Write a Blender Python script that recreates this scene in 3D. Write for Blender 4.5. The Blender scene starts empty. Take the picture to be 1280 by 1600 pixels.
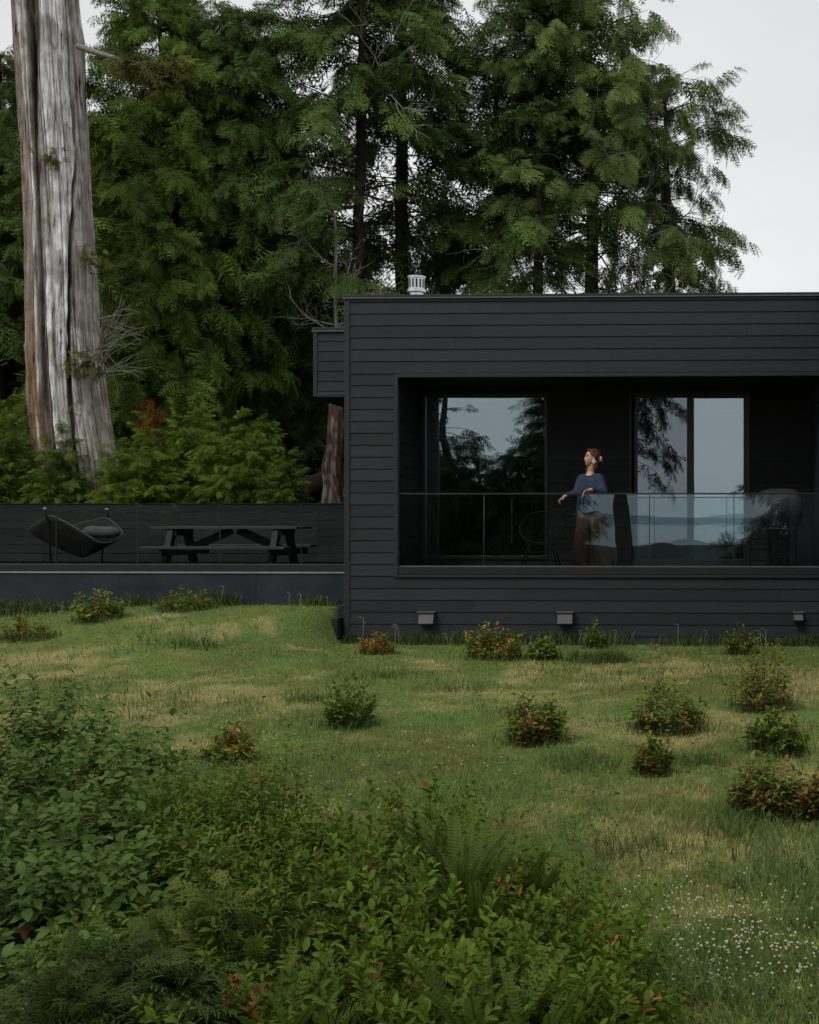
import bpy, bmesh, math, random
import numpy as np
from mathutils import Vector, Matrix

RNG = random.Random(11)
NR = np.random.default_rng(11)
SC = bpy.context.scene
COL = SC.collection
rad = math.radians

# ------------------------------------------------------------------ camera
F = 1900.0; CX = 1000.0; CY = 812.0; H = 1.652
YAW = math.atan(65.0 / F)
FW = Vector((-math.sin(YAW), math.cos(YAW), 0)); RT = Vector((math.cos(YAW), math.sin(YAW), 0))
EYE = Vector((0, 0, H))


def at(px, py, Y):
    """world point seen at photo pixel (px, py) standing at world distance Y"""
    d = RT * ((px - CX) / F) + FW + Vector((0, 0, (CY - py) / F))
    return EYE + d * (Y / d.y)


cam = bpy.data.cameras.new("camera")
cam.sensor_fit = 'HORIZONTAL'; cam.sensor_width = 36.0
cam.lens = 36.0 * F / 1280.0
cam.shift_x = (640.0 - CX) / 1280.0
cam.shift_y = (CY - 800.0) / 1280.0
cam.clip_start = 0.05; cam.clip_end = 20000
camo = bpy.data.objects.new("camera", cam)
camo.location = EYE
camo.rotation_euler = (math.pi / 2, 0, YAW)
COL.objects.link(camo); SC.camera = camo


# ------------------------------------------------------------------ object helpers
def tag(o, label=None, cat=None, group=None, kind=None):
    if label: o["label"] = label
    if cat: o["category"] = cat
    if group: o["group"] = group
    if kind: o["kind"] = kind
    return o


def empty(name, loc=(0, 0, 0), rz=0.0):
    o = bpy.data.objects.new(name, None)
    o.location = loc; o.rotation_euler = (0, 0, rz); o.empty_display_size = 0.1
    COL.objects.link(o)
    return o


def link_mesh(name, me, mat, parent=None):
    o = bpy.data.objects.new(name, me)
    if mat is not None and len(me.materials) == 0:
        me.materials.append(mat)
    COL.objects.link(o)
    if parent is not None: o.parent = parent
    return o


def np_mesh(name, V, Fc, mat, parent=None, col=None, smooth=False):
    """V (n,3); Fc (m,k) faces all of k corners; col (n,3) point colours"""
    V = np.ascontiguousarray(V, dtype=np.float32); Fc = np.ascontiguousarray(Fc, dtype=np.int32)
    me = bpy.data.meshes.new(name)
    n, (m, k) = len(V), Fc.shape
    me.vertices.add(n); me.vertices.foreach_set("co", V.ravel())
    me.loops.add(m * k); me.loops.foreach_set("vertex_index", Fc.ravel())
    me.polygons.add(m)
    me.polygons.foreach_set("loop_start", np.arange(0, m * k, k, dtype=np.int32))
    me.polygons.foreach_set("loop_total", np.full(m, k, dtype=np.int32))
    if smooth: me.polygons.foreach_set("use_smooth", np.ones(m, dtype=bool))
    me.update(calc_edges=True)
    if col is not None:
        a = me.attributes.new("Col", 'FLOAT_COLOR', 'POINT')
        c = np.ones((n, 4), dtype=np.float32); c[:, :3] = col
        a.data.foreach_set("color", c.ravel())
    return link_mesh(name, me, mat, parent)


class MB:
    """collects boxes, prisms, tubes and loose faces; build() links them as ONE mesh object"""
    def __init__(s): s.v = []; s.f = []; s.c = []; s.tint = (1, 1, 1)

    def add(s, vs, fs):
        b = len(s.v)
        s.v += [tuple(v) for v in vs]; s.c += [s.tint] * len(vs)
        s.f += [tuple(i + b for i in f) for f in fs]

    def box(s, a, b):
        x0, x1 = sorted((a[0], b[0])); y0, y1 = sorted((a[1], b[1])); z0, z1 = sorted((a[2], b[2]))
        s.add([(x0, y0, z0), (x1, y0, z0), (x1, y1, z0), (x0, y1, z0), (x0, y0, z1), (x1, y0, z1), (x1, y1, z1), (x0, y1, z1)],
              [(0, 3, 2, 1), (4, 5, 6, 7), (0, 1, 5, 4), (1, 2, 6, 5), (2, 3, 7, 6), (3, 0, 4, 7)])

    def bar(s, p, q, w, h):
        p, q = Vector(p), Vector(q); d = (q - p).normalized()
        up = Vector((0, 0, 1)) if abs(d.z) < .95 else Vector((0, 1, 0))
        sd = d.cross(up).normalized(); up = sd.cross(d).normalized()
        vs = []
        for e in (p, q):
            for a, b in ((-1, -1), (1, -1), (1, 1), (-1, 1)): vs.append(e + sd * (a * w / 2) + up * (b * h / 2))
        s.add(vs, [(0, 1, 2, 3), (7, 6, 5, 4), (0, 4, 5, 1), (1, 5, 6, 2), (2, 6, 7, 3), (3, 7, 4, 0)])

    def tube(s, pts, rs, n=7):
        pts = [Vector(p) for p in pts]
        if not isinstance(rs, (list, tuple)): rs = [rs] * len(pts)
        vs = []; prev = None
        for i, p in enumerate(pts):
            d = (pts[min(i + 1, len(pts) - 1)] - pts[max(i - 1, 0)]).normalized()
            if prev is None:
                u = d.orthogonal().normalized()
            else:
                u = (prev - d * prev.dot(d)).normalized()
            prev = u; w = d.cross(u)
            for k in range(n):
                a = 2 * math.pi * k / n
                vs.append(p + (u * math.cos(a) + w * math.sin(a)) * rs[i])
        fs = []
        for i in range(len(pts) - 1):
            for k in range(n):
                fs.append((i * n + k, i * n + (k + 1) % n, (i + 1) * n + (k + 1) % n, (i + 1) * n + k))
        fs.append(tuple(range(n - 1, -1, -1))); fs.append(tuple((len(pts) - 1) * n + k for k in range(n)))
        s.add(vs, fs)

    def lathe(s, c, prof, n=24):
        c = Vector(c); vs = []; fs = []
        for r, z in prof:
            for k in range(n):
                a = 2 * math.pi * k / n
                vs.append(c + Vector((r * math.cos(a), r * math.sin(a), z)))
        for i in range(len(prof) - 1):
            for k in range(n):
                fs.append((i * n + k, i * n + (k + 1) % n, (i + 1) * n + (k + 1) % n, (i + 1) * n + k))
        fs.append(tuple(range(n - 1, -1, -1))); fs.append(tuple((len(prof) - 1) * n + k for k in range(n)))
        s.add(vs, fs)

    def ball(s, c, r, rot=None, nu=14, nv=9):
        c = Vector(c)
        if not hasattr(r, '__len__'): r = (r, r, r)
        vs = []; fs = []
        def put(v):
            v = Vector((v[0] * r[0], v[1] * r[1], v[2] * r[2]))
            if rot is not None: v = rot @ v
            vs.append(c + v)
        put((0, 0, -1))
        for j in range(1, nv):
            t = math.pi * j / nv - math.pi / 2
            for k in range(nu):
                a = 2 * math.pi * k / nu
                put((math.cos(t) * math.cos(a), math.cos(t) * math.sin(a), math.sin(t)))
        put((0, 0, 1)); L = len(vs) - 1
        for k in range(nu):
            fs.append((0, 1 + (k + 1) % nu, 1 + k))
            fs.append((L, L - nu + k, L - nu + (k + 1) % nu))
        for j in range(nv - 2):
            for k in range(nu):
                a = 1 + j * nu
                fs.append((a + k, a + (k + 1) % nu, a + nu + (k + 1) % nu, a + nu + k))
        s.add(vs, fs)

    def cone(s, p, q, r0, r1, n=12):
        """tapered limb with round ends"""
        s.tube([p, q], [r0, r1], n)
        s.ball(p, r0, nu=n, nv=7); s.ball(q, r1, nu=n, nv=7)

    def build(s, name, mat, parent=None, smooth=False, bevel=0, color=False, world=None):
        me = bpy.data.meshes.new(name)
        off = Vector((0, 0, 0))
        if parent is not None:
            p = parent
            while p is not None: off += p.location; p = p.parent
        me.from_pydata([(v[0] - off.x, v[1] - off.y, v[2] - off.z) for v in s.v], [], s.f)
        if smooth: me.polygons.foreach_set("use_smooth", [True] * len(me.polygons))
        if color:
            a = me.attributes.new("Col", 'FLOAT_COLOR', 'POINT')
            a.data.foreach_set("color", np.array([list(c) + [1] for c in s.c], dtype=np.float32).ravel())
        me.update()
        o = link_mesh(name, me, mat, parent)
        if bevel:
            b = o.modifiers.new("bevel", 'BEVEL'); b.width = bevel; b.segments = 2; b.limit_method = 'ANGLE'
        return o


def baked(o):
    """replace an object's mesh by its modifier result"""
    dg = bpy.context.evaluated_depsgraph_get(); dg.update()
    me = bpy.data.meshes.new_from_object(o.evaluated_get(dg))
    o.modifiers.clear(); o.data = me
    return o


# ------------------------------------------------------------------ materials
def new_mat(name):
    m = bpy.data.materials.new(name); m.use_nodes = True
    nt = m.node_tree; nt.nodes.clear()
    out = nt.nodes.new("ShaderNodeOutputMaterial")
    return m, nt, out


def N(nt, t, **kw):
    n = nt.nodes.new(t)
    for k, v in kw.items():
        if k.startswith("i_"):
            key = k[2:].replace("_", " ")
            n.inputs[key].default_value = v
        else: setattr(n, k, v)
    return n


def rgba(c): return (c[0], c[1], c[2], 1)


def ramp(nt, src, stops):
    r = nt.nodes.new("ShaderNodeValToRGB")
    els = r.color_ramp.elements
    while len(els) < len(stops): els.new(.5)
    for e, (p, c) in zip(els, stops): e.position = p; e.color = rgba(c)
    nt.links.new(src, r.inputs[0])
    return r.outputs[0]


def surf(name, a, b, scale=8, stretch=(1, 1, 1), rough=.6, bump=.15, spec=.4, metal=0, detail=6, col=False, coords="Object", fine=0, rough_var=.12):
    """two-tone noise surface with a noise bump; col multiplies the point colour in"""
    m, nt, out = new_mat(name); L = nt.links.new
    tc = N(nt, "ShaderNodeTexCoord"); mp = N(nt, "ShaderNodeMapping"); mp.inputs["Scale"].default_value = stretch
    L(tc.outputs[coords], mp.inputs[0])
    no = N(nt, "ShaderNodeTexNoise", i_Scale=scale, i_Detail=detail, i_Roughness=.62); L(mp.outputs[0], no.inputs["Vector"])
    c = ramp(nt, no.outputs["Fac"], [(.3, a), (.7, b)])
    if col:
        at_ = N(nt, "ShaderNodeAttribute", attribute_name="Col")
        mx = N(nt, "ShaderNodeMix", data_type='RGBA', blend_type='MULTIPLY'); mx.inputs[0].default_value = 1
        L(c, mx.inputs[6]); L(at_.outputs["Color"], mx.inputs[7]); c = mx.outputs[2]
    p = N(nt, "ShaderNodeBsdfPrincipled"); L(c, p.inputs["Base Color"])
    p.inputs["Metallic"].default_value = metal; p.inputs["Specular IOR Level"].default_value = spec
    mr = N(nt, "ShaderNodeMapRange"); L(no.outputs["Fac"], mr.inputs[0])
    mr.inputs[3].default_value = rough - rough_var; mr.inputs[4].default_value = rough + rough_var
    L(mr.outputs[0], p.inputs["Roughness"])
    if bump:
        bp = N(nt, "ShaderNodeBump", i_Strength=bump, i_Distance=.02)
        hgt = no.outputs["Fac"]
        if fine:
            n2 = N(nt, "ShaderNodeTexNoise", i_Scale=fine, i_Detail=3); L(mp.outputs[0], n2.inputs["Vector"]); hgt = n2.outputs["Fac"]
        L(hgt, bp.inputs["Height"]); L(bp.outputs[0], p.inputs["Normal"])
    L(p.outputs[0], out.inputs[0])
    return m


def leaf_mat(name, rough=.5, spec=.3, trans=.22, var=.35):
    """leaf colour from the point attribute, a little patchy, light passing through"""
    m, nt, out = new_mat(name); L = nt.links.new
    a = N(nt, "ShaderNodeAttribute", attribute_name="Col")
    tc = N(nt, "ShaderNodeTexCoord")
    no = N(nt, "ShaderNodeTexNoise", i_Scale=9, i_Detail=3); L(tc.outputs["Object"], no.inputs["Vector"])
    mr = N(nt, "ShaderNodeMapRange"); L(no.outputs["Fac"], mr.inputs[0])
    mr.inputs[3].default_value = 1 - var; mr.inputs[4].default_value = 1 + var
    vm = N(nt, "ShaderNodeVectorMath", operation='SCALE'); L(a.outputs["Color"], vm.inputs[0]); L(mr.outputs[0], vm.inputs["Scale"])
    p = N(nt, "ShaderNodeBsdfPrincipled", i_Roughness=rough); p.inputs["Specular IOR Level"].default_value = spec
    L(vm.outputs[0], p.inputs["Base Color"])
    t = N(nt, "ShaderNodeBsdfTranslucent"); L(vm.outputs[0], t.inputs[0])
    mx = N(nt, "ShaderNodeMixShader"); mx.inputs[0].default_value = trans
    L(p.outputs[0], mx.inputs[1]); L(t.outputs[0], mx.inputs[2]); L(mx.outputs[0], out.inputs[0])
    return m


def glass_mat(name, refl, tint, trans=(.9, .95, .95)):
    m, nt, out = new_mat(name); L = nt.links.new
    g = N(nt, "ShaderNodeBsdfGlossy", i_Roughness=0.0); g.inputs[0].default_value = rgba(tint)
    t = N(nt, "ShaderNodeBsdfTransparent"); t.inputs[0].default_value = rgba(trans)
    tcg = N(nt, "ShaderNodeTexCoord"); ng = N(nt, "ShaderNodeTexNoise", i_Scale=1.3, i_Detail=1); L(tcg.outputs["Object"], ng.inputs["Vector"])
    bg_ = N(nt, "ShaderNodeBump", i_Strength=.10, i_Distance=.02); L(ng.outputs["Fac"], bg_.inputs["Height"]); L(bg_.outputs[0], g.inputs["Normal"])
    lw = N(nt, "ShaderNodeFresnel", i_IOR=1.45)
    ad = N(nt, "ShaderNodeMath", operation='ADD', use_clamp=True); L(lw.outputs[0], ad.inputs[0]); ad.inputs[1].default_value = refl - .034
    mx = N(nt, "ShaderNodeMixShader"); L(ad.outputs[0], mx.inputs[0]); L(t.outputs[0], mx.inputs[1]); L(g.outputs[0], mx.inputs[2])
    L(mx.outputs[0], out.inputs[0])
    return m


def plain(name, c, rough=.6, spec=.4, metal=0):
    return surf(name, tuple(x * .85 for x in c), tuple(min(1, x * 1.12) for x in c), 14, rough=rough, bump=.06, spec=spec, metal=metal, rough_var=.06)


M = dict(
    siding=surf("black_stained_siding", (.0135, .0160, .0195), (.0215, .0250, .0300), 3.0, (.35, 1, 6), rough=.62, bump=.35, spec=.3, col=True, fine=60),
    trim=surf("black_trim", (.0165, .019, .023), (.022, .025, .030), 6, (1, 1, 1), rough=.55, bump=.1, spec=.35),
    recess=surf("recess_siding_shaded", (.013, .0135, .0145), (.020, .021, .022), 3.0, (.35, 1, 6), rough=.7, bump=.35, spec=.2, col=True, fine=60),  # same siding, darkened: the recess's shade is put into its colour
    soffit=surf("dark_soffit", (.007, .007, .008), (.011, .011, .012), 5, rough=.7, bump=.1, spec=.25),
    edgemetal=surf('galvanised_edge', (.22, .23, .245), (.30, .31, .325), 10, rough=.45, bump=.05, spec=.5, metal=.2),
    flash=surf("metal_flashing", (.10, .105, .115), (.15, .155, .165), 10, rough=.45, bump=.05, spec=.5, metal=.3),
    black_metal=plain("black_metal", (.013, .0135, .015), .5),
    chairmetal=plain("chair_wire", (.006, .006, .007), .6, .2),
    frame=plain("window_frame_metal", (.012, .012, .014), .4),
    steel=surf("brushed_steel", (.55, .56, .57), (.75, .76, .77), 20, (1, 1, .1), rough=.3, bump=.03, spec=.5, metal=.9),
    concrete=surf("dark_concrete", (.013, .017, .022), (.032, .039, .047), 1.6, (1, 1, 1.6), rough=.8, bump=.2, spec=.25, detail=9, fine=30),
    deckwood=surf("dark_deck_boards", (.016, .016, .016), (.03, .03, .029), 5, (1, 8, 1), rough=.7, bump=.1),
    slat=surf("stained_fence_slat", (.011, .0115, .0125), (.022, .022, .0225), 4, (.4, 1, 8), rough=.75, bump=.25, spec=.25, col=True),
    tablewood=surf("weathered_table_wood", (.030, .030, .032), (.06, .06, .062), 6, (.4, 6, 6), rough=.6, bump=.15),
    tableleg=surf("dark_table_frame", (.008, .008, .0085), (.015, .015, .0155), 6, (6, 6, .5), rough=.7, bump=.15),
    cloth=surf("charcoal_canvas", (.010, .009, .0088), (.018, .0165, .016), 7, rough=.85, bump=.25, spec=.2, fine=120),
    pillow=surf("grey_pillow_fabric", (.055, .055, .058), (.08, .08, .083), 8, rough=.9, bump=.2, spec=.2, fine=120),
    cover=surf("grill_cover_vinyl", (.013, .0135, .015), (.024, .025, .027), 4, rough=.6, bump=.9, spec=.4),
    strap=plain("grey_strap", (.07, .07, .075), .7),
    vent=surf("vent_hood_metal", (.05, .05, .053), (.07, .07, .073), 10, rough=.5, bump=.05),
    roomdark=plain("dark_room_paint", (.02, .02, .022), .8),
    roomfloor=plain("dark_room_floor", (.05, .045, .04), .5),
    skin=surf("skin", (.50, .27, .19), (.58, .33, .24), 12, rough=.5, bump=.02, spec=.35, col=True),
    hair=surf("brown_hair", (.038, .014, .008), (.105, .040, .020), 18, (9, 9, 1), rough=.45, bump=.5, spec=.4),
    sweater=surf("blue_knit", (.028, .042, .072), (.042, .060, .098), 10, rough=.9, bump=.5, spec=.15, fine=160),
    trousers=surf("brown_cord", (.10, .052, .038), (.15, .082, .060), 5, (5, 5, .7), rough=.85, bump=.4, spec=.15, fine=90),
    shoe=plain("dark_leather", (.02, .017, .015), .5),
    clip=plain("cream_clip", (.46, .38, .28), .45),
    earring=plain("pale_shell", (.75, .66, .5), .35),
    eye=plain("dark_eye", (.02, .012, .01), .3),
    bark=surf("conifer_bark", (.020, .015, .012), (.065, .052, .042), 9, (3, 3, .5), rough=.9, bump=.8, spec=.15),
    palebark=surf("pale_dead_wood", (.13, .115, .10), (.26, .24, .215), 9, (3, 3, .5), rough=.9, bump=.5, spec=.15),
    stem=surf("shrub_stem", (.03, .022, .015), (.075, .055, .035), 20, rough=.9, bump=.3, spec=.15),
    needles=leaf_mat("conifer_foliage", .7, .07, .16, .30),
    leaf=leaf_mat("broad_leaf", .55, .10, .28, .22),
    grass=leaf_mat("grass_blades", .65, .08, .3, .2),
    flower=surf("white_clover", (.30, .28, .17), (.62, .59, .46), 260, rough=.9, bump=.3),
    hillside=surf("far_wooded_hill", (.018, .028, .022), (.04, .055, .04), .02, rough=.95, bump=0, spec=.1),
    hazehill=surf("far_hazy_hill", (.20, .25, .28), (.26, .31, .34), .002, rough=.95, bump=0, spec=.1),  # distance haze painted into the hills as a pale blue colour
    rust=surf("rusty_bark", (.20, .045, .02), (.30, .09, .035), 12, (2, 2, .6), rough=.9, bump=.6, spec=.1),
    log=surf("rotting_log", (.012, .008, .006), (.026, .017, .012), 8, (.5, 3, 3), rough=.95, bump=.6, spec=.1),
)
M["winglass"] = glass_mat("window_glass", .23, (.78, .94, 1.0), (.75, .8, .8))
M["screenglass"] = glass_mat("screened_window_glass", .15, (.74, .90, 1.0), (.5, .5, .5))
M["railglass"] = glass_mat("rail_glass", .065, (.72, .92, 1.0), (.93, .96, .96))
M["deckglass"] = glass_mat("deck_rail_glass", .036, (.8, .95, 1.0), (.93, .96, .96))


# ------------------------------------------------------------------ smooth noise in numpy (for patches of grass etc.)
class Noise2:
    def __init__(s, seed):
        s.g = np.random.default_rng(seed).random((64, 64))

    def __call__(s, x, y, sc):
        x = np.asarray(x, float) * sc + 1000; y = np.asarray(y, float) * sc + 1000
        xi = np.floor(x).astype(int); yi = np.floor(y).astype(int); u = x - xi; v = y - yi
        u = u * u * (3 - 2 * u); v = v * v * (3 - 2 * v)
        g = lambda a, b: s.g[a % 64, b % 64]
        return (g(xi, yi) * (1 - u) + g(xi + 1, yi) * u) * (1 - v) + (g(xi, yi + 1) * (1 - u) + g(xi + 1, yi + 1) * u) * v


NZ = [Noise2(i) for i in range(6)]


def sstep(a, b, x):
    t = np.clip((np.asarray(x, float) - a) / (b - a), 0, 1)
    return t * t * (3 - 2 * t)


# ------------------------------------------------------------------ terrain
YF = 16.1                     # house front plane
XL = at(540, 800, YF).x       # house left corner
YW = 16.6                     # deck wall plane
WATER = -16.0


def ground(X, Y):
    X = np.asarray(X, float); Y = np.asarray(Y, float)
    z = -.03 * np.clip(12 - Y, 0, 12)
    z = z + .05 * (NZ[0](X, Y, .5) - .5) * sstep(15.8, 13, Y) + .03 * (NZ[1](X, Y, 1.7) - .5) * sstep(15.9, 14, Y)
    fw_ = sstep(16.0, 14.0, Y)
    left = sstep(XL - .02 + .9 * fw_, XL - .2 - 2.5 * fw_, X)
    far_left = .47 - .16 * sstep(-7.0, -9.6, X)
    z = z + left * far_left * sstep(12.6, 16.2, Y)
    z = np.where(Y > 19.8, np.maximum(z, 0) * 0 + z + (1.0 - z) * sstep(19.8, 21, Y), z)
    z = z + sstep(24, 60, Y) * 3
    back = np.clip(1.0 - Y, 0, None)
    z = z - np.minimum(back * back * .006, back * .14 + 2) * 1.0
    return np.maximum(z, WATER - 3)


def g1(x, y): return float(ground(x, y))


def hit(px, py):
    d = at(px, py, 1.0) - EYE
    Y = 2.0
    while Y < 40:
        p = EYE + d * Y
        if p.z <= g1(p.x, p.y): return p
        Y += .02
    return EYE + d * 16


def lawn_colour(X, Y):
    """real colour of the turf: green with straw patches"""
    a = NZ[2](X, Y * .8, .75) * .42 + NZ[3](X, Y, 2.3) * .33 + NZ[4](X, Y, 6.5) * .25
    px_ = X / np.maximum(Y, .5)
    sun = .72 * sstep(.53, .74, a - .05 * sstep(-3.2, -4.6, X) + .07 * sstep(6, 8, Y) * sstep(14.5, 12, Y) - .10 * sstep(7.0, 5.0, Y))  # share of straw colour in the turf
    green = np.stack([.124 + .050 * NZ[5](X, Y, 3), .176 + .05 * NZ[1](X, Y, 2), .048 + .01 * NZ[1](X, Y, 2)], -1)
    straw = np.stack([.36 + .08 * NZ[0](X, Y, 5), .31 + .06 * NZ[0](X, Y, 5), .150 + 0 * X], -1)
    return green + (straw - green) * sun[..., None]


def grid_mesh(name, xs, ys, mat, zfun, colfun=None):
    X, Y = np.meshgrid(xs, ys); Z = zfun(X, Y)
    V = np.stack([X, Y, Z], -1).reshape(-1, 3)
    nx, ny = len(xs), len(ys)
    i = np.arange(nx - 1); j = np.arange(ny - 1); I, J = np.meshgrid(i, j)
    a = (J * nx + I).ravel()
    Fc = np.stack([a, a + 1, a + nx + 1, a + nx], -1)
    c = colfun(X, Y).reshape(-1, 3) if colfun else None
    return np_mesh(name, V, Fc, mat, col=c, smooth=True)


def spaced(*segs):
    out = []
    for a, b, s in segs: out += list(np.arange(a, b, s))
    out.append(segs[-1][1])
    return np.array(out)


def earth_colour(X, Y):
    c = lawn_colour(X, Y) * .72
    soil = np.array([.022, .017, .012])
    k = sstep(18.5, 20.5, Y)
    k = np.maximum(k, sstep(1.5, -3, Y) * .8)
    return c * (1 - k[..., None]) + soil * k[..., None]


m, nt, out = new_mat("turf_soil")
a_ = N(nt, "ShaderNodeAttribute", attribute_name="Col")
tc_ = N(nt, "ShaderNodeTexCoord")
n_ = N(nt, "ShaderNodeTexNoise", i_Scale=22, i_Detail=8, i_Roughness=.7); nt.links.new(tc_.outputs["Object"], n_.inputs["Vector"])
mr_ = N(nt, "ShaderNodeMapRange"); nt.links.new(n_.outputs["Fac"], mr_.inputs[0]); mr_.inputs[3].default_value = .3; mr_.inputs[4].default_value = 1.7
v_ = N(nt, "ShaderNodeVectorMath", operation='SCALE'); nt.links.new(a_.outputs["Color"], v_.inputs[0]); nt.links.new(mr_.outputs[0], v_.inputs["Scale"])
p_ = N(nt, "ShaderNodeBsdfPrincipled", i_Roughness=.95); p_.inputs["Specular IOR Level"].default_value = .1
nt.links.new(v_.outputs[0], p_.inputs["Base Color"])
b_ = N(nt, "ShaderNodeBump", i_Strength=.8, i_Distance=.03); nt.links.new(n_.outputs["Fac"], b_.inputs["Height"]); nt.links.new(b_.outputs[0], p_.inputs["Normal"])
nt.links.new(p_.outputs[0], out.inputs[0])
M["turf"] = m

xs = spaced((-900, -60, 60), (-60, -14, 3), (-14, 8, .12), (8, 60, 3), (60, 900, 60))
ys = spaced((-320, -60, 20), (-60, 1, 2.5), (1, 18, .12), (18, 40, .8), (40, 400, 40))
tag(grid_mesh("ground", xs, ys, M["turf"], ground, earth_colour), kind="structure")

# the sea and the far shores that the windows mirror
m, nt, out = new_mat("sea_water")
p_ = N(nt, "ShaderNodeBsdfPrincipled", i_Roughness=.12); p_.inputs["Base Color"].default_value = (.06, .09, .10, 1)
tc_ = N(nt, "ShaderNodeTexCoord"); n_ = N(nt, "ShaderNodeTexNoise", i_Scale=.6, i_Detail=4); nt.links.new(tc_.outputs["Object"], n_.inputs["Vector"])
b_ = N(nt, "ShaderNodeBump", i_Strength=.25, i_Distance=.3); nt.links.new(n_.outputs["Fac"], b_.inputs["Height"]); nt.links.new(b_.outputs[0], p_.inputs["Normal"])
nt.links.new(p_.outputs[0], out.inputs[0])
np_mesh("water", [(-6000, -9000, WATER), (6000, -9000, WATER), (6000, -60, WATER), (-6000, -60, WATER)], [[0, 1, 2, 3]], m)
tag(bpy.data.objects["water"], kind="structure")


def ridge(name, y0, depth, width, top, mat, seed, rough):
    xs = np.linspace(-width, width, 260); ys = np.linspace(y0 - depth, y0, 22)
    nz = Noise2(seed)
    def zf(X, Y):
        t = (Y - (y0 - depth)) / depth
        prof = np.sin(np.pi * np.clip(t, 0, 1)) ** .6
        hh = nz(X, Y * 0, 3.5 / width * 2) * .6 + nz(X, Y * 0 + 9, 14 / width * 2) * .28 + nz(X, Y, 80 / width * 2) * rough
        return WATER - 1 + (top - WATER) * prof * (.55 + .6 * hh)
    return tag(grid_mesh(name, xs, ys, mat, zf), kind="structure")


ridge("wooded_hill", -330, 120, 700, -3.2, M["hillside"], 21, .18)
ridge("distant_hills", -4200, 1500, 6000, 30, M["hazehill"], 22, .1)

# ------------------------------------------------------------------ sky and light
w = bpy.data.worlds.new("World"); SC.world = w; w.use_nodes = True
nt = w.node_tree; nt.nodes.clear(); L = nt.links.new
SUN_EL, SUN_AZ = rad(52), rad(215)      # azimuth clockwise from +Y: behind the camera, to the left
wo = N(nt, "ShaderNodeOutputWorld"); bg = N(nt, "ShaderNodeBackground"); bg.inputs[1].default_value = .1
sk = N(nt, "ShaderNodeTexSky", sky_type='NISHITA', sun_disc=False)
sk.sun_elevation = SUN_EL; sk.sun_rotation = SUN_AZ; sk.dust_density = 3.0
hs = N(nt, "ShaderNodeHueSaturation"); hs.inputs["Saturation"].default_value = .35; L(sk.outputs[0], hs.inputs["Color"])
tc = N(nt, "ShaderNodeTexCoord"); mp = N(nt, "ShaderNodeMapping"); mp.inputs["Scale"].default_value = (1, 1, 2.5); L(tc.outputs["Generated"], mp.inputs[0])
cn = N(nt, "ShaderNodeTexNoise", i_Scale=1.6, i_Detail=6, i_Roughness=.5); L(mp.outputs[0], cn.inputs["Vector"])
cl = ramp(nt, cn.outputs["Fac"], [(.3, (.63, .64, .66)), (.7, (.83, .83, .835))])
sc10 = N(nt, "ShaderNodeVectorMath", operation='SCALE'); sc10.inputs["Scale"].default_value = 10.0; L(cl, sc10.inputs[0])
mx = N(nt, "ShaderNodeMix", data_type='RGBA'); mx.inputs[0].default_value = .9
L(hs.outputs[0], mx.inputs[6]); L(sc10.outputs[0], mx.inputs[7]); L(mx.outputs[2], bg.inputs[0]); L(bg.outputs[0], wo.inputs[0])

sl = bpy.data.lights.new("sun", 'SUN'); sl.energy = 1.5; sl.angle = rad(22); sl.color = (1, .96, .9)
so = bpy.data.objects.new("sun", sl); COL.objects.link(so)
sd = Vector((math.sin(SUN_AZ) * math.cos(SUN_EL), math.cos(SUN_AZ) * math.cos(SUN_EL), math.sin(SUN_EL)))
so.rotation_euler = sd.to_track_quat('Z', 'Y').to_euler(); so.location = (0, -5, 20)

SC.view_settings.view_transform = 'Standard'; SC.view_settings.look = 'None'
SC.view_settings.exposure = 0.15; SC.view_settings.gamma = 1.0
SC.cycles.max_bounces = 6; SC.cycles.transparent_max_bounces = 16; SC.cycles.diffuse_bounces = 3; SC.cycles.glossy_bounces = 4
SC.cycles.sample_clamp_indirect = 4


# ------------------------------------------------------------------ the house
def boards(mb, o, u, n, u0, u1, zs, proud=.012, seed=0, piece=3.66):
    """lap siding: zs are board edges from the bottom up; o origin, u along, n outward"""
    r = random.Random(seed)
    o, u, n = Vector(o), Vector(u), Vector(n)
    for k in range(len(zs) - 1):
        cuts = [u0]; c = u0 + r.uniform(.8, piece)
        while c < u1 - .3: cuts.append(c); c += piece
        cuts.append(u1)
        for a, b in zip(cuts[:-1], cuts[1:]):
            t = r.uniform(.80, 1.18); mb.tint = (t, t * r.uniform(.985, 1.015), t)
            a2 = a if a == u0 else a + .002
            b2 = b if b == u1 else b - .002
            P = lambda s, z, d: o + u * s + n * d + Vector((0, 0, z))
            z0, z1 = zs[k], zs[k + 1]
            w = r.uniform(-.0008, .0008)
            mb.add([P(a2, z0, proud + w), P(b2, z0, proud - w), P(b2, z1, .002), P(a2, z1, .002), P(a2, z0, 0), P(b2, z0, 0)],
                   [(0, 1, 2, 3), (4, 5, 1, 0)])
    mb.tint = (1, 1, 1)


def zpx(py, Y=YF, px=540): return at(px, py, Y).z


house = tag(empty("house", (XL, YF, 0)), "black flat roofed modern house with lap siding and a recessed glazed balcony", "house")
XO = at(622, 800, YF).x       # opening's left edge
XR = at(1285, 800, YF).x      # wing face
ZT = zpx(461.5); ZB = zpx(1006); ZFL = .95
ZOT = zpx(590); ZOB = zpx(897)
YB = YF * 1.084               # balcony back wall
pitch = 18.62 * (zpx(800) - zpx(801))
lines = [zpx(490.3) - k * pitch for k in range(29)]   # from the top down

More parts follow.
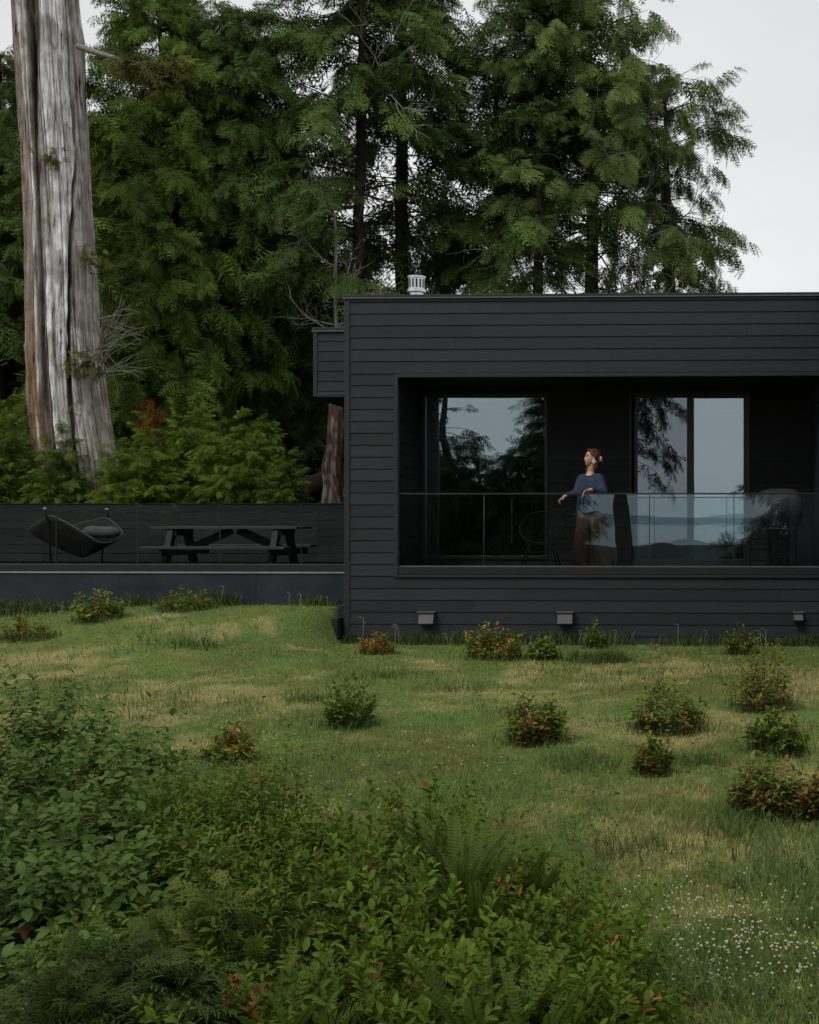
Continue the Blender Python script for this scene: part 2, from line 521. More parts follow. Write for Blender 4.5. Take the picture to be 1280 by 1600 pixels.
wall = MB()
top = [z for z in lines if z > zpx(583) - .02]
boards(wall, (XL, YF, 0), (1, 0, 0), (0, -1, 0), .062, XR - XL, [zpx(585)] + sorted(z for z in top if z > zpx(584)) + [zpx(471)], seed=1)
mid = [z for z in lines if zpx(895) < z < zpx(586)]
boards(wall, (XL, YF, 0), (1, 0, 0), (0, -1, 0), .062, XO - XL - .05, [zpx(899.5)] + sorted(mid) + [zpx(585)], seed=2)
low = [z for z in lines if z < zpx(902)]
boards(wall, (XL, YF, 0), (1, 0, 0), (0, -1, 0), .062, XR - XL, [ZB] + sorted(z for z in low if z > ZB + .03) + [zpx(901.5)], seed=3)
# left side face of the house, seen only from elsewhere
boards(wall, (XL, YF + .06, 0), (0, 1, 0), (-1, 0, 0), 0, 9.5, list(np.arange(ZB, ZT - .15, pitch)) + [ZT - .1], seed=4)
# sheathing behind the boards
wall.box((XL + .002, YF + .001, ZOT + .03), (XR, YF + .2, ZT - .05))
wall.box((XL + .002, YF + .001, ZB + .02), (XO - .01, YF + .2, ZOT + .03))
wall.box((XO - .01, YF + .001, ZB + .02), (XR, YF + .2, ZOB - .05))
wall.box((XL + .002, YF + .2, ZB + .02), (XL + .2, YF + 9.5, ZT - .05))
wall.build("wall", M["siding"], house, color=True)
tr = MB()
tr.box((XL - .012, YF - .02, ZB), (XL + .06, YF + .055, zpx(467.2)))                      # corner board
tr.box((XL + .06, YF - .017, zpx(472)), (XR, YF - .001, zpx(467.2)))                       # frieze strip
tr.box((XO - .05, YF - .019, ZOT - .001), (XR, YF + .1, zpx(584.5)))                       # opening head
tr.box((XO - .05, YF - .019, zpx(899.5)), (XO, YF + .1, ZOT - .001))                       # opening jamb
tr.build("corner_trim", M["trim"], house, bevel=.003)
dr = MB(); dr.box((XO - .055, YF - .032, zpx(901.5)), (XR, YF - .0, zpx(897.6))); dr.build("drip_ledge", M["trim"], house, bevel=.002)
cp = MB(); cp.box((XL - .03, YF - .035, zpx(465.6)), (XR, YF + .35, ZT)); cp.box((XL - .03, YF + .35, zpx(465.6)), (XL + .3, YF + 9.5, ZT)); cp.build("parapet_cap", M["black_metal"], house, bevel=.004)
fl = MB(); fl.box((XL - .034, YF - .040, zpx(467.2)), (XR, YF + .02, zpx(465.6))); fl.build("flashing", M["flash"], house)
rf = MB(); rf.box((XL + .3, YF + .35, ZT - .2), (XR + 8, YF + 9.5, ZT - .12))
rfo = rf.build("roof", M["black_metal"], house)
# chimney cap of stainless steel
Yc = YF + 4.2; c = at(651, 460, Yc); s = Yc / F
ch = MB()
ch.lathe((c.x, c.y, 0), [(11 * s, ZT - .15), (11 * s, c.z + 2 * s), (15 * s, c.z + 3 * s), (15 * s, c.z + 7 * s), (13 * s, c.z + 7.2 * s), (13 * s, c.z + 25 * s), (14.5 * s, c.z + 25.2 * s), (14.5 * s, c.z + 28 * s), (4 * s, c.z + 30 * s)], 28)
chim = ch.build("chimney", M["steel"], rfo)
sl_ = MB()
for k in range(14):
    a = 2 * math.pi * k / 14
    d = Vector((math.cos(a), math.sin(a), 0)); p = Vector((c.x, c.y, 0)) + d * 13.3 * s
    t = Vector((-d.y, d.x, 0)) * 1.3 * s
    sl_.add([p - t + Vector((0, 0, c.z + 9.5 * s)), p + t + Vector((0, 0, c.z + 9.5 * s)), p + t + Vector((0, 0, c.z + 23 * s)), p - t + Vector((0, 0, c.z + 23 * s))], [(0, 1, 2, 3)])
sl_.build("vent_slots", M["black_metal"], chim)

# recess
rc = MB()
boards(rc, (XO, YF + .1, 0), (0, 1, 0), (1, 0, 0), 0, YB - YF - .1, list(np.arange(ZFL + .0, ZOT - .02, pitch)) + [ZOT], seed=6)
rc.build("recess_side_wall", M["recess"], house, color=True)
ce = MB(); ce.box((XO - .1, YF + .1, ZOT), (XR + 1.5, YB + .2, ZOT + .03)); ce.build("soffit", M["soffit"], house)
fr = MB()
x = XO
fr.box((XO, YF + .2, ZFL - .1), (XR + 1.5, YB, ZFL - .012))
y = YF + .12
while y < YB - .01:
    fr.box((XO + .002, y, ZFL - .03), (XR + 1.5, min(y + .135, YB - .002), ZFL)); y += .14
fr.build("balcony_floor", M["deckwood"], house)
cb = MB(); cb.box((XO, YF - .012, ZOB), (XR, YF + .11, zpx(885.3))); cb.build("balcony_kerb", M["black_metal"], house, bevel=.004)

# back wall with openings: left window, sliding door
def bx(px): return at(px, 800, YB).x
def bz(py): return at(900, py, YB).z
W1 = (bx(661), bx(856), bz(874), bz(613)); D1 = (bx(984), bx(1172), ZFL + .005, bz(613))
bw = MB()
zb = sorted([ZFL] + list(np.arange(ZFL + .12, ZOT - .02, pitch)) + [ZOT])
def wallpart(x0, x1, z0, z1, sd):
    if x1 - x0 < .01: return
    zz = [z0] + [z for z in zb if z0 + .02 < z < z1 - .02] + [z1]
    boards(bw, (x0, YB, 0), (1, 0, 0), (0, -1, 0), 0, x1 - x0, zz, seed=sd)
wallpart(XO, W1[0], ZFL, ZOT, 11); wallpart(W1[1], D1[0], ZFL, ZOT, 12); wallpart(D1[1], XR + 1.5, ZFL, ZOT, 13)
wallpart(W1[0], W1[1], W1[3], ZOT, 14); wallpart(W1[0], W1[1], ZFL, W1[2], 15); wallpart(D1[0], D1[1], D1[3], ZOT, 16)
for (x0, x1, z0, z1) in ((XO, W1[0], ZFL, ZOT), (W1[1], D1[0], ZFL, ZOT), (D1[1], XR + 1.5, ZFL, ZOT), (W1[0], W1[1], W1[3], ZOT), (W1[0], W1[1], ZFL, W1[2]), (D1[0], D1[1], D1[3], ZOT)):
    bw.box((x0, YB + .002, z0), (x1, YB + .15, z1))
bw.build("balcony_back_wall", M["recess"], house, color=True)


def frame_boxes(mb, x0, x1, z0, z1, y0, y1, t, tb=None):
    tb = tb or t
    mb.box((x0, y0, z0), (x0 + t, y1, z1)); mb.box((x1 - t, y0, z0), (x1, y1, z1))
    mb.box((x0 + t, y0, z1 - t), (x1 - t, y1, z1)); mb.box((x0 + t, y0, z0), (x1 - t, y1, z0 + tb))


wi = MB(); t = .042
frame_boxes(wi, *W1, YB - .025, YB + .09, t, .05)
wo_ = wi.build("window", M["frame"], house, bevel=.003)
pn = MB(); pn.box((W1[0] + t, YB + .02, W1[2] + .05), (W1[1] - t, YB + .021, W1[3] - t)); pn.build("pane", M["winglass"], wo_)
do = MB(); frame_boxes(do, *D1, YB - .025, YB + .12, .028, .05)
dor = do.build("sliding_door", M["frame"], house, bevel=.003)
px_a = [(991, 1079, .055, "screenglass"), (1078, 1172, .02, "winglass")]
for (p0, p1, dy, g) in px_a:
    x0, x1 = bx(p0), bx(p1) - (.028 if p1 > 1170 else 0)
    fm = MB(); tt = .05
    frame_boxes(fm, x0, x1, D1[2] + .05, D1[3] - .029, YB + dy - .016, YB + dy + .016, tt if p0 < 1000 else .062, .08)
    fo = fm.build("door_panel", M["frame"], dor, bevel=.002)
    tq = tt if p0 < 1000 else .062
    gm = MB(); gm.box((x0 + tq, YB + dy, D1[2] + .13), (x1 - tq, YB + dy + .001, D1[3] - .029 - tq)); gm.build("pane", M[g], fo)
hm = MB(); hx = bx(1083); hm.box((hx, YB - .02, ZFL + .95), (hx + .02, YB + .004, ZFL + 1.2)); hm.build("door_handle", M["black_metal"], dor, bevel=.003)
# interior seen faintly through the panes
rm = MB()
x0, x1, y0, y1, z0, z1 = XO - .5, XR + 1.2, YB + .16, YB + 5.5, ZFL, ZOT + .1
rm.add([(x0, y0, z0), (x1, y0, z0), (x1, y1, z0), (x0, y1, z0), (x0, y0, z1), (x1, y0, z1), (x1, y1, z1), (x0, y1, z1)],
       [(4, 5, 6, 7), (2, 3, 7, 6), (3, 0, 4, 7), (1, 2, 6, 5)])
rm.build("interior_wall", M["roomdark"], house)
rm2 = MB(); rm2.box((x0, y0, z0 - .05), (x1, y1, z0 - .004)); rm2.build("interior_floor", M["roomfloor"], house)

# projecting upper volume to the left
YV = 19.0
vx0 = at(491, 600, YV).x; vz1 = zpx(514, YV, 500); vz0 = zpx(620, YV, 500)
vm = MB(); vz = list(np.arange(vz0 + .09, vz1 - .1, .1575))
boards(vm, (vx0, YV, 0), (1, 0, 0), (0, -1, 0), .055, XL + .3 - vx0, [vz0 + .05] + vz[0:] + [vz1 - .07], seed=21)
boards(vm, (vx0, YV + .05, 0), (0, 1, 0), (-1, 0, 0), 0, 5, [vz0 + .05] + vz + [vz1 - .07], seed=22)
vm.box((vx0 + .003, YV + .001, vz0), (XL + .3, YV + 5, vz1 - .03))
vo = vm.build("side_volume", M["siding"], house, color=True)
vt = MB(); vt.box((vx0 - .012, YV - .02, vz0), (vx0 + .055, YV + .05, vz1 - .05)); vt.box((vx0 + .055, YV - .018, vz0 - .002), (XL + .3, YV - .0, vz0 + .05)); vt.build("volume_trim", M["trim"], vo, bevel=.003)
vc = MB(); vc.box((vx0 - .03, YV - .03, vz1 - .03), (XL + .3, YV + 5.02, vz1 + .02)); vc.build("volume_cap", M["black_metal"], vo, bevel=.003)
vf = MB(); vf.box((vx0 - .034, YV - .036, vz1 - .045), (XL + .3, YV + .0, vz1 - .03)); vf.build("volume_flashing", M["flash"], vo)
vs = MB(); vs.box((vx0 + .004, YV + .002, vz0 - .02), (XL + .3, YV + 5, vz0 - .003)); vs.build("volume_soffit", M["soffit"], vo)

# projecting wing at the right, its left face just outside the picture
wg = MB()
boards(wg, (XR, YF + .0, 0), (0, -1, 0), (-1, 0, 0), 0.0, 4.5, list(np.arange(ZB, ZT - .15, pitch)) + [ZT - .1], seed=31)
wg.box((XR + .003, YF - 4.5, ZB - .3), (XR + 6, YF + 9.5, ZT - .05))
wgo = wg.build("wing_wall", M["siding"], house, color=True)
wc = MB(); wc.box((XR - .03, YF - 4.53, ZT - .05), (XR + 6, YF + 9.5, ZT)); wc.build("wing_cap", M["black_metal"], wgo, bevel=.003)

# balcony glass railing
rail = tag(empty("balcony_railing", (XO, YF, ZOB)), "frameless glass balcony railing with a thin black top rail in front of the standing woman", "railing")
zk = zpx(885.3); zr = zpx(770.5)
edges = [622, 756, 1015, 1147, 1284]
for a, b in zip(edges[:-1], edges[1:]):
    xa, xb = at(a, 800, YF + .05).x + .006, at(b, 800, YF + .05).x - .006
    g = MB(); g.box((xa, YF + .045, zk + .001), (xb, YF + .057, zr - .02)); g.build("glass_panel", M["railglass"], rail)
for e in edges[1:-1]:
    xx = at(e, 800, YF + .05).x
    g = MB(); g.box((xx - .005, YF + .043, zk + .001), (xx + .005, YF + .059, zr - .02)); g.build("joint_strip", M["black_metal"], rail)
g = MB(); g.box((XO + .001, YF + .036, zr - .02), (XR, YF + .066, zr)); g.build("top_rail", M["black_metal"], rail, bevel=.003)
g = MB(); g.box((XO + .001, YF + .03, zk), (XR, YF + .043, zk + .012)); g.build("base_channel", M["flash"], rail)

# hooded wall vents low on the siding
def vent(px, py, w, h, label):
    p = at(px, py, YF - .012); s = YF / F
    r = tag(empty("wall_vent", (p.x, YF - .012, p.z)), label, "wall vent", "hooded vents along the foot of the house wall")
    w *= s; h *= s
    b = MB()
    y = YF - .012
    b.add([(p.x - w * .46, y, p.z - h / 2), (p.x + w * .46, y, p.z - h / 2), (p.x + w * .46, y, p.z + h / 2), (p.x - w * .46, y, p.z + h / 2),
           (p.x - w * .46, y - .13, p.z - h / 2 + .01), (p.x + w * .46, y - .13, p.z - h / 2 + .01), (p.x + w * .46, y - .07, p.z + h / 2), (p.x - w * .46, y - .07, p.z + h / 2)],
          [(4, 5, 6, 7), (0, 4, 7, 3), (1, 2, 6, 5), (2, 3, 7, 6), (0, 3, 2, 1)])
    b.build("hood", M["vent"], r)
    b = MB(); b.box((p.x - w * .55, y, p.z + h / 2), (p.x + w * .55, y - .1, p.z + h / 2 + .012)); b.build("top_flange", M["flash"], r)
    b = MB(); b.box((p.x - w * .40, y - .02, p.z - h / 2 - .012), (p.x + w * .40, y - .11, p.z - h / 2 + .004)); b.build("grille", M["black_metal"], r)

vent(668, 965.5, 25, 18, "grey hooded wall vent between the first two shrubs at the foot of the house")
vent(884, 965.5, 25, 18, "grey hooded wall vent below the standing woman")
vent(1247, 963, 15, 12, "small dim wall vent at the far right end of the house wall")

# ------------------------------------------------------------------ deck to the left
XD0 = at(-690, 800, YW).x
dk = tag(empty("deck_wall", (XD0, YW, 0)), "dark concrete retaining wall of the side deck behind the lawn", "wall")
d = MB(); d.box((XD0, YW, -.2), (XL + .05, YW + .2, zpx(895.6, YW, 300))); d.build("concrete", M["concrete"], dk, bevel=.006)
for px in (186, -20, 400):
    j = MB(); xx = at(px, 900, YW).x; j.box((xx - .004, YW - .0015, -.1), (xx + .004, YW + .01, zpx(896.4, YW, 300))); j.build("joint", M["soffit"], dk)
d = MB(); d.box((XD0, YW - .015, zpx(895.6, YW, 300)), (XL + .05, YW + .215, zpx(893.3, YW, 300))); d.build("metal_edge", M["edgemetal"], dk)
d = MB(); d.box((XD0, YW + .01, zpx(893.3, YW, 300)), (XL + .05, YW + .15, zpx(882.5, YW, 300))); d.build("fascia", M["black_metal"], dk)
dz = .80
d = MB()
y = YW + .2
while y < 20.7:
    d.box((XD0, y, dz - .03), (XL + .1, y + .135, dz)); y += .14
tag(d.build("deck_floor", M["deckwood"]), "dark wooden deck boards under the picnic table and hammock", "deck")
gr = tag(empty("deck_railing", (XD0, YW, 1)), "clear frameless glass railing along the edge of the side deck", "railing")
zt = zpx(786.5, YW, 300); zb0 = zpx(882.5, YW, 300)
ed = [-680, -552, -424, -296, -168, -40, 88, 215, 344, 471, 541]
for a, b in zip(ed[:-1], ed[1:]):
    xa, xb = at(a, 800, YW + .08).x + .005, min(at(b, 800, YW + .08).x - .005, XL - .02)
    g = MB(); g.box((xa, YW + .074, zb0 + .001), (xb, YW + .086, zt)); g.build("glass_panel", M["deckglass"], gr)
    g = MB(); g.box((xb, YW + .073, zb0 + .001), (xb + .008, YW + .087, zt)); g.build("joint_strip", M["cover"], gr)
g = MB(); g.box((XD0, YW + .06, zb0), (XL - .02, YW + .072, zb0 + .012)); g.build("base_channel", M["vent"], gr)
# slat fence at the back
YFN = 20.6
fn = tag(empty("slat_fence", (XD0, YFN, dz)), "dark horizontal slat fence behind the picnic table and hammock", "fence")
f = MB(); zz = dz + .02; rr = random.Random(4); ftop = zpx(786.5, YFN, 300)
pz = 13.1 * YFN / F
zlev = [zpx(813.4, YFN, 300) - pz * k for k in range(-2, 9)]
for k in range(len(zlev) - 1):
    z1_, z0_ = zlev[k], zlev[k + 1]
    if z0_ < dz: continue
    xx = XD0
    while xx < XL + .6:
        x2 = xx + 2.4
        t = rr.uniform(.75, 1.25); f.tint = (t, t, t)
        gp = rr.uniform(.002, .011)
        f.box((xx, YFN + rr.uniform(0, .004), z0_ + gp), (min(x2 - .003, XL + .6), YFN + .02, z1_ - .001)); xx = x2
f.build("slat_panel", M["slat"], fn, color=True)
for px in np.arange(-612, 560, 128):
    p = at(px, 800, YFN); q = MB(); q.box((p.x - .045, YFN + .022, dz - .2), (p.x + .045, YFN + .11, ftop - .02)); q.build("post", M["slat"], fn, color=True)
q = MB(); q.box((XD0, YFN - .01, zlev[0]), (XL + .6, YFN + .1, ftop)); q.build("top_board", M["slat"], fn, color=True)

# stepped retaining blocks at the house corner
rb = tag(empty("retaining_step", (XL - .1, YF + .1, 0)), "black stepped timber edging against the left corner of the house", "retaining edge")
a, b = at(529.5, 945, YF + .1), at(539, 1000, YF + .1)
q = MB(); q.box((a.x, YF + .05, -.1), (XL - .014, YF + .3, a.z)); q.build("upper_block", M["black_metal"], rb, bevel=.005)
a = at(521.5, 965.5, YF - .1)
q = MB(); q.box((a.x, YF - .2, -.1), (XL - .05, YF + .048, a.z)); q.build("lower_block", M["black_metal"], rb, bevel=.005)

# picnic table
pt = at(350, 825, 18.3)
tb = tag(empty("picnic_table", (pt.x, 18.3, dz)), "grey wooden picnic table with attached benches on the side deck", "picnic table")
tx0, tx1 = at(236, 825, 17.95).x, at(464, 825, 17.95).x
tz = at(350, 826.5, 17.95).z
q = MB()
for k in range(5): q.box((tx0, 17.93 + k * .152, tz - .0), (tx1, 17.93 + k * .152 + .145, tz + .038))
q.build("tabletop", M["tablewood"], tb, bevel=.004)
bzz = at(330, 858.5, 17.5).z
bx0, bx1 = at(222, 857, 17.5).x, at(447, 857, 17.5).x
for yy in (17.42, 18.98):
    q = MB()
    off = 0 if yy < 18 else (at(476, 853, 19.0).x - bx1) * .5
    for k in range(2): q.box((bx0 + off, yy + k * .15, bzz), (bx1 + off, yy + k * .15 + .143, bzz + .04))
    q.build("bench_seat", M["tablewood"], tb, bevel=.004)
for px in (268, 432):
    xx = at(px, 830, 18.0).x
    for sgn in (-1, 1):
        q = MB(); cyy = 18.3
        q.bar((xx, cyy + sgn * .26, tz - .003), (xx, cyy + sgn * .62, dz + .002), .09, .14); q.build("leg", M["tableleg"], tb, bevel=.004)
    q = MB(); q.box((xx + .046, 17.45, bzz - .1), (xx + .085, 19.25, bzz - .002)); q.build("bench_support", M["tableleg"], tb, bevel=.003)
    q = MB(); q.box((xx + .046, 17.98, tz - .1), (xx + .085, 18.62, tz - .002)); q.build("top_support", M["tableleg"], tb, bevel=.003)
    sg = 1 if px < 350 else -1
    q = MB(); q.bar((xx + .06, 18.3, bzz - .05), (xx + .06 + sg * .75, 18.3, tz - .02), .05, .12); q.build("brace", M["tableleg"], tb, bevel=.003)

# hammock
hm_ = tag(empty("hammock", at(118, 900, 17.5).to_tuple()), "charcoal canvas hammock slung from two short posts on the side deck", "hammock")
hm_.location.z = dz
rim = [(44, 828, 17.6), (60, 816, 17.38), (78, 806, 17.25), (96, 812.5, 17.18), (115, 823, 17.12), (135, 835, 17.06), (156, 847.5, 17.0), (172, 847, 17.08), (185, 841, 17.3), (192, 833, 17.75),
       (182, 820, 18.05), (165, 809, 18.2), (146, 813, 18.15), (126, 818, 18.08), (108, 823, 18.0), (88, 826, 17.9), (66, 828, 17.78)]
rp = [at(*r) for r in rim]; bot = at(128, 871, 17.4)
# resample smoothly
def closed_smooth(P, n):
    out = []
    m_ = len(P)
    for i in range(n):
        t = i * m_ / n; k = int(t); u = t - k
        p0, p1, p2, p3 = P[(k - 1) % m_], P[k % m_], P[(k + 1) % m_], P[(k + 2) % m_]
        out.append(.5 * ((2 * p1) + (p2 - p0) * u + (2 * p0 - 5 * p1 + 4 * p2 - p3) * u * u + (3 * p1 - p0 - 3 * p2 + p3) * u ** 3))
    return out
rs = closed_smooth(rp, 64); nr = 9
q = MB(); vs = []; fs = []
for j in range(nr):
    t = j / nr
    for i, p in enumerate(rs):
        k = .15 * math.sin(t * math.pi / 2) + .85 * t
        xy = 1 - (.25 * (1 - math.cos(t * math.pi / 2)) + .75 * t ** 1.1)
        fold = .012 * math.sin(i * 64 / 64 * 1.9) * t
        vs.append(Vector((bot.x + (p.x - bot.x) * xy + fold, bot.y + (p.y - bot.y) * xy, p.z + (bot.z - p.z) * k)))
vs.append(bot)
for j in range(nr - 1):
    for i in range(64): fs.append((j * 64 + i, j * 64 + (i + 1) % 64, (j + 1) * 64 + (i + 1) % 64, (j + 1) * 64 + i))
for i in range(64): fs.append(((nr - 1) * 64 + i, (nr - 1) * 64 + (i + 1) % 64, nr * 64))
q.add(vs, fs); ho = q.build("canvas", M["cloth"], hm_, smooth=True)
sm = ho.modifiers.new("thick", 'SOLIDIFY'); sm.thickness = .008
q = MB(); q.tube(rs + [rs[0]], .008, 6); q.build("edge_cord", M["vent"], ho, smooth=True)
q = MB()
pa, pb = at(131, 829, 17.75), at(188, 831, 17.6)
n_ = 12; prof = [.25, .75, .95, 1, 1.02, 1, .98, 1, 1.02, 1, .93, .7, .2]
q.tube([pa.lerp(pb, i / n_) + Vector((0, 0, -.015 * math.sin(math.pi * i / n_))) for i in range(n_ + 1)], [.085 * k for k in prof], 16)
tag(q.build("pillow", M["pillow"], None, smooth=True), "rolled grey bolster pillow lying in the charcoal hammock", "pillow")
for (px, Yp, ytop) in ((70, 17.25, 795), (167, 18.25, 796)):
    p = at(px, ytop, Yp)
    q = MB(); q.tube([(p.x, Yp, p.z), (p.x + .01, Yp, p.z - .1), (p.x + (.05 if px < 100 else -.04), Yp, p.z - .22), (p.x + .1 * (1 if px < 100 else -1), Yp + .02, dz + .003)], [.020, .020, .013, .013], 9); po = q.build("post", M["cloth"], hm_, smooth=True)
    q = MB(); q.ball((p.x, Yp, p.z), (.030, .018, .018)); q.build("hook", M["edgemetal"], po, smooth=True)

# ------------------------------------------------------------------ balcony furniture
def wire_chair(px, label):
    p = at(px, 850, YF + .75); x, y = p.x, YF + .75
    c = tag(empty("lounge_chair", (x, y, ZFL)), label, "chair", "black wire lounge chairs on the balcony")
    q = MB(); n = 40; ring = []
    for i in range(n + 1):
        a = 2 * math.pi * i / n
        ring.append(Vector((x + .30 * math.cos(a), y + .27 * math.sin(a) , ZFL + .60 + .22 * math.sin(a))))
    q.tube(ring, .011, 7)
    r2 = [Vector((x + .20 * math.cos(2 * math.pi * i / n), y - .04 + .18 * math.sin(2 * math.pi * i / n), ZFL + .36)) for i in range(n + 1)]
    q.tube(r2, .009, 6)
    q.build("frame", M["chairmetal"], c, smooth=True)
    q = MB()
    for i in range(0, n):
        a = ring[i]; b = Vector((x, y - .05, ZFL + .345)); m1 = r2[i]
        q.tube([a, m1, b], .0024, 4)
    q.build("cord_shell", M["chairmetal"], c)
    for sx in (-1, 1):
        for sy in (-1, 1):
            q = MB(); q.tube([(x + sx * .15, y - .04 + sy * .13, ZFL + .36), (x + sx * .27, y - .04 + sy * .22, ZFL + .003)], .010, 7); q.build("leg", M["chairmetal"], c, smooth=True)
    q = MB(); q.tube([(x - .19, y - .21, ZFL + .25), (x + .19, y - .21, ZFL + .25)], .006, 6); q.build("stretcher", M["chairmetal"], c)

wire_chair(846, "black wire lounge chair between the left window and the woman")

# covered barbecue
YG = YF + .55
def gp(px, py): return at(px, py, YG)
gg = gp(1220, 890)
bq = tag(empty("covered_barbecue", (gg.x, YG, ZFL)), "barbecue under a fitted dark grey cover at the right end of the balcony", "barbecue")
q = MB()
s = YG / F
def ringv(cx, z, hw, hd, n=28, pw=.5, wob=0, ph=0):
    o = []
    for k in range(n):
        a = 2 * math.pi * k / n
        ca, sa = math.cos(a), math.sin(a)
        r_ = 1 + wob * math.sin(5 * a + ph) + wob * .6 * math.sin(11 * a + ph * 2)
        o.append(Vector((cx + hw * math.copysign(abs(ca) ** pw, ca) * r_, YG + .02 + hd * math.copysign(abs(sa) ** pw, sa) * r_, z)))
    return o
prof = [(1222, 888, 23, .26), (1222, 850, 23, .26), (1222, 829, 24, .27), (1221, 822, 25, .28), (1219, 808, 34, .30), (1217, 795, 38, .32), (1217, 782, 37, .31), (1218, 773, 33, .27), (1219, 766, 26, .2), (1220, 763.5, 14, .1)]
vs = []; fs = []
for i, (cx, py, hw, hd) in enumerate(prof):
    vs += ringv(gp(cx, py).x, gp(cx, py).z if i else ZFL + .004, hw * s, hd, wob=.030, ph=i * .9)
for i in range(len(prof) - 1):
    for k in range(28): fs.append((i * 28 + k, i * 28 + (k + 1) % 28, (i + 1) * 28 + (k + 1) % 28, (i + 1) * 28 + k))
fs.append(tuple((len(prof) - 1) * 28 + k for k in range(28)))
q.add(vs, fs); q.build("cover", M["cover"], bq, smooth=True)
q = MB(); vs = []; fs = []
for (py, e) in ((827, .006), (823, .006)): vs += ringv(gp(1222, py).x, gp(1222, py).z, 24.5 * s + e, .275 + e)
for k in range(28): fs.append((k, (k + 1) % 28, 28 + (k + 1) % 28, 28 + k))
q.add(vs, fs); q.build("strap", M["strap"], bq, smooth=True)

# ------------------------------------------------------------------ the woman
YP = YF + .42
pp = at(922, 800, YP)
S_ = 1.0
person = tag(empty("person", (pp.x, YP, ZFL)), "woman in loose blue sweater and wide brown trousers standing at the glass railing", "person")


def voxel_union(mb, name, mat, parent, voxel, smooth_it=6, colfun=None):
    o = mb.build(name, mat, parent, smooth=True)
    r = o.modifiers.new("union", 'REMESH'); r.mode = 'VOXEL'; r.voxel_size = voxel; r.use_smooth_shade = True
    if smooth_it:
        s = o.modifiers.new("smooth", 'SMOOTH'); s.iterations = smooth_it; s.factor = .5
    baked(o)
    o.data.polygons.foreach_set("use_smooth", [True] * len(o.data.polygons))
    if colfun:
        me = o.data; n = len(me.vertices)
        co = np.empty(n * 3, dtype=np.float32); me.vertices.foreach_get("co", co); co = co.reshape(-1, 3)
        c = np.ones((n, 4), dtype=np.float32); c[:, :3] = colfun(co)
        a = me.attributes.new("Col", 'FLOAT_COLOR', 'POINT'); a.data.foreach_set("color", c.ravel())
    return o


def W(x, y, z): return Vector((pp.x + x, YP + y, ZFL + z))


hf = Vector((-.90, -.40, .10)).normalized()        # where she looks
hs_ = Vector((0, 0, 1)).cross(hf).normalized()     # her left
hu = hf.cross(hs_).normalized()
hc = W(.022, .0, 1.548)
HR = Matrix((hf, hs_, hu)).transposed()


def Hd(f, l, u): return hc + hf * f + hs_ * l + hu * u


b = MB()
# head
b.ball(Hd(-.012, 0, .028), (.092, .072, .082), HR, 20, 14)
b.ball(Hd(.030, 0, -.030), (.062, .058, .082), HR, 18, 12)
b.ball(Hd(.052, 0, -.095), (.026, .026, .020), HR)
b.ball(Hd(.066, 0, .022), (.020, .046, .016), HR)                # brow
b.cone(Hd(.078, 0, .010), Hd(.094, 0, -.028), .007, .0095)        # nose
b.ball(Hd(.092, .011, -.034), (.009, .008, .007), HR); b.ball(Hd(.092, -.011, -.034), (.009, .008, .007), HR)
b.ball(Hd(.082, 0, -.057), (.013, .022, .007), HR); b.ball(Hd(.079, 0, -.069), (.013, .019, .008), HR)
for s in (-1, 1):
    b.ball(Hd(.055, .036 * s, -.022), (.022, .022, .024), HR)    # cheek
    b.ball(Hd(-.012, .071 * s, -.012), (.017, .010, .030), HR)   # ear
# neck and trunk
b.cone(Hd(-.012, 0, -.06), W(.012, .025, 1.36), .048, .052)
b.cone(W(.012, .03, 1.36), W(.0, .02, 1.27), .052, .075)
b.cone(W(-.08, .07, 1.278), W(.10, -.03, 1.278), .040, .040)
b.ball(W(.0, .02, 1.18), (.115, .09, .12)); b.ball(W(.0, .01, 1.03), (.105, .085, .14)); b.ball(W(.0, .02, .89), (.14, .11, .13))
# legs
for (hip, knee, ank, toe) in ((W(-.075, .05, .86), W(-.105, .0, .47), W(-.115, .05, .09), W(-.20, -.06, .035)),
                              (W(.075, -.01, .86), W(.125, -.02, .47), W(.215, .10, .11), W(.16, -.02, .035))):
    b.cone(hip, knee, .088, .056); b.cone(knee, ank, .054, .036); b.cone(ank, toe, .036, .030); b.ball(ank + Vector((.015, .02, -.04)), .036)
# arms
ls, le, lw = W(.140, -.05, 1.270), W(.178, -.12, 1.075), W(.030, -.325, 1.10)
rs_, re, rw = W(-.12, .085, 1.270), W(-.180, .02, 1.055), W(-.315, -.20, 1.02)
for a, e, w_ in ((ls, le, lw), (rs_, re, rw)):
    b.cone(a, e, .047, .038); b.cone(e, w_, .037, .024)


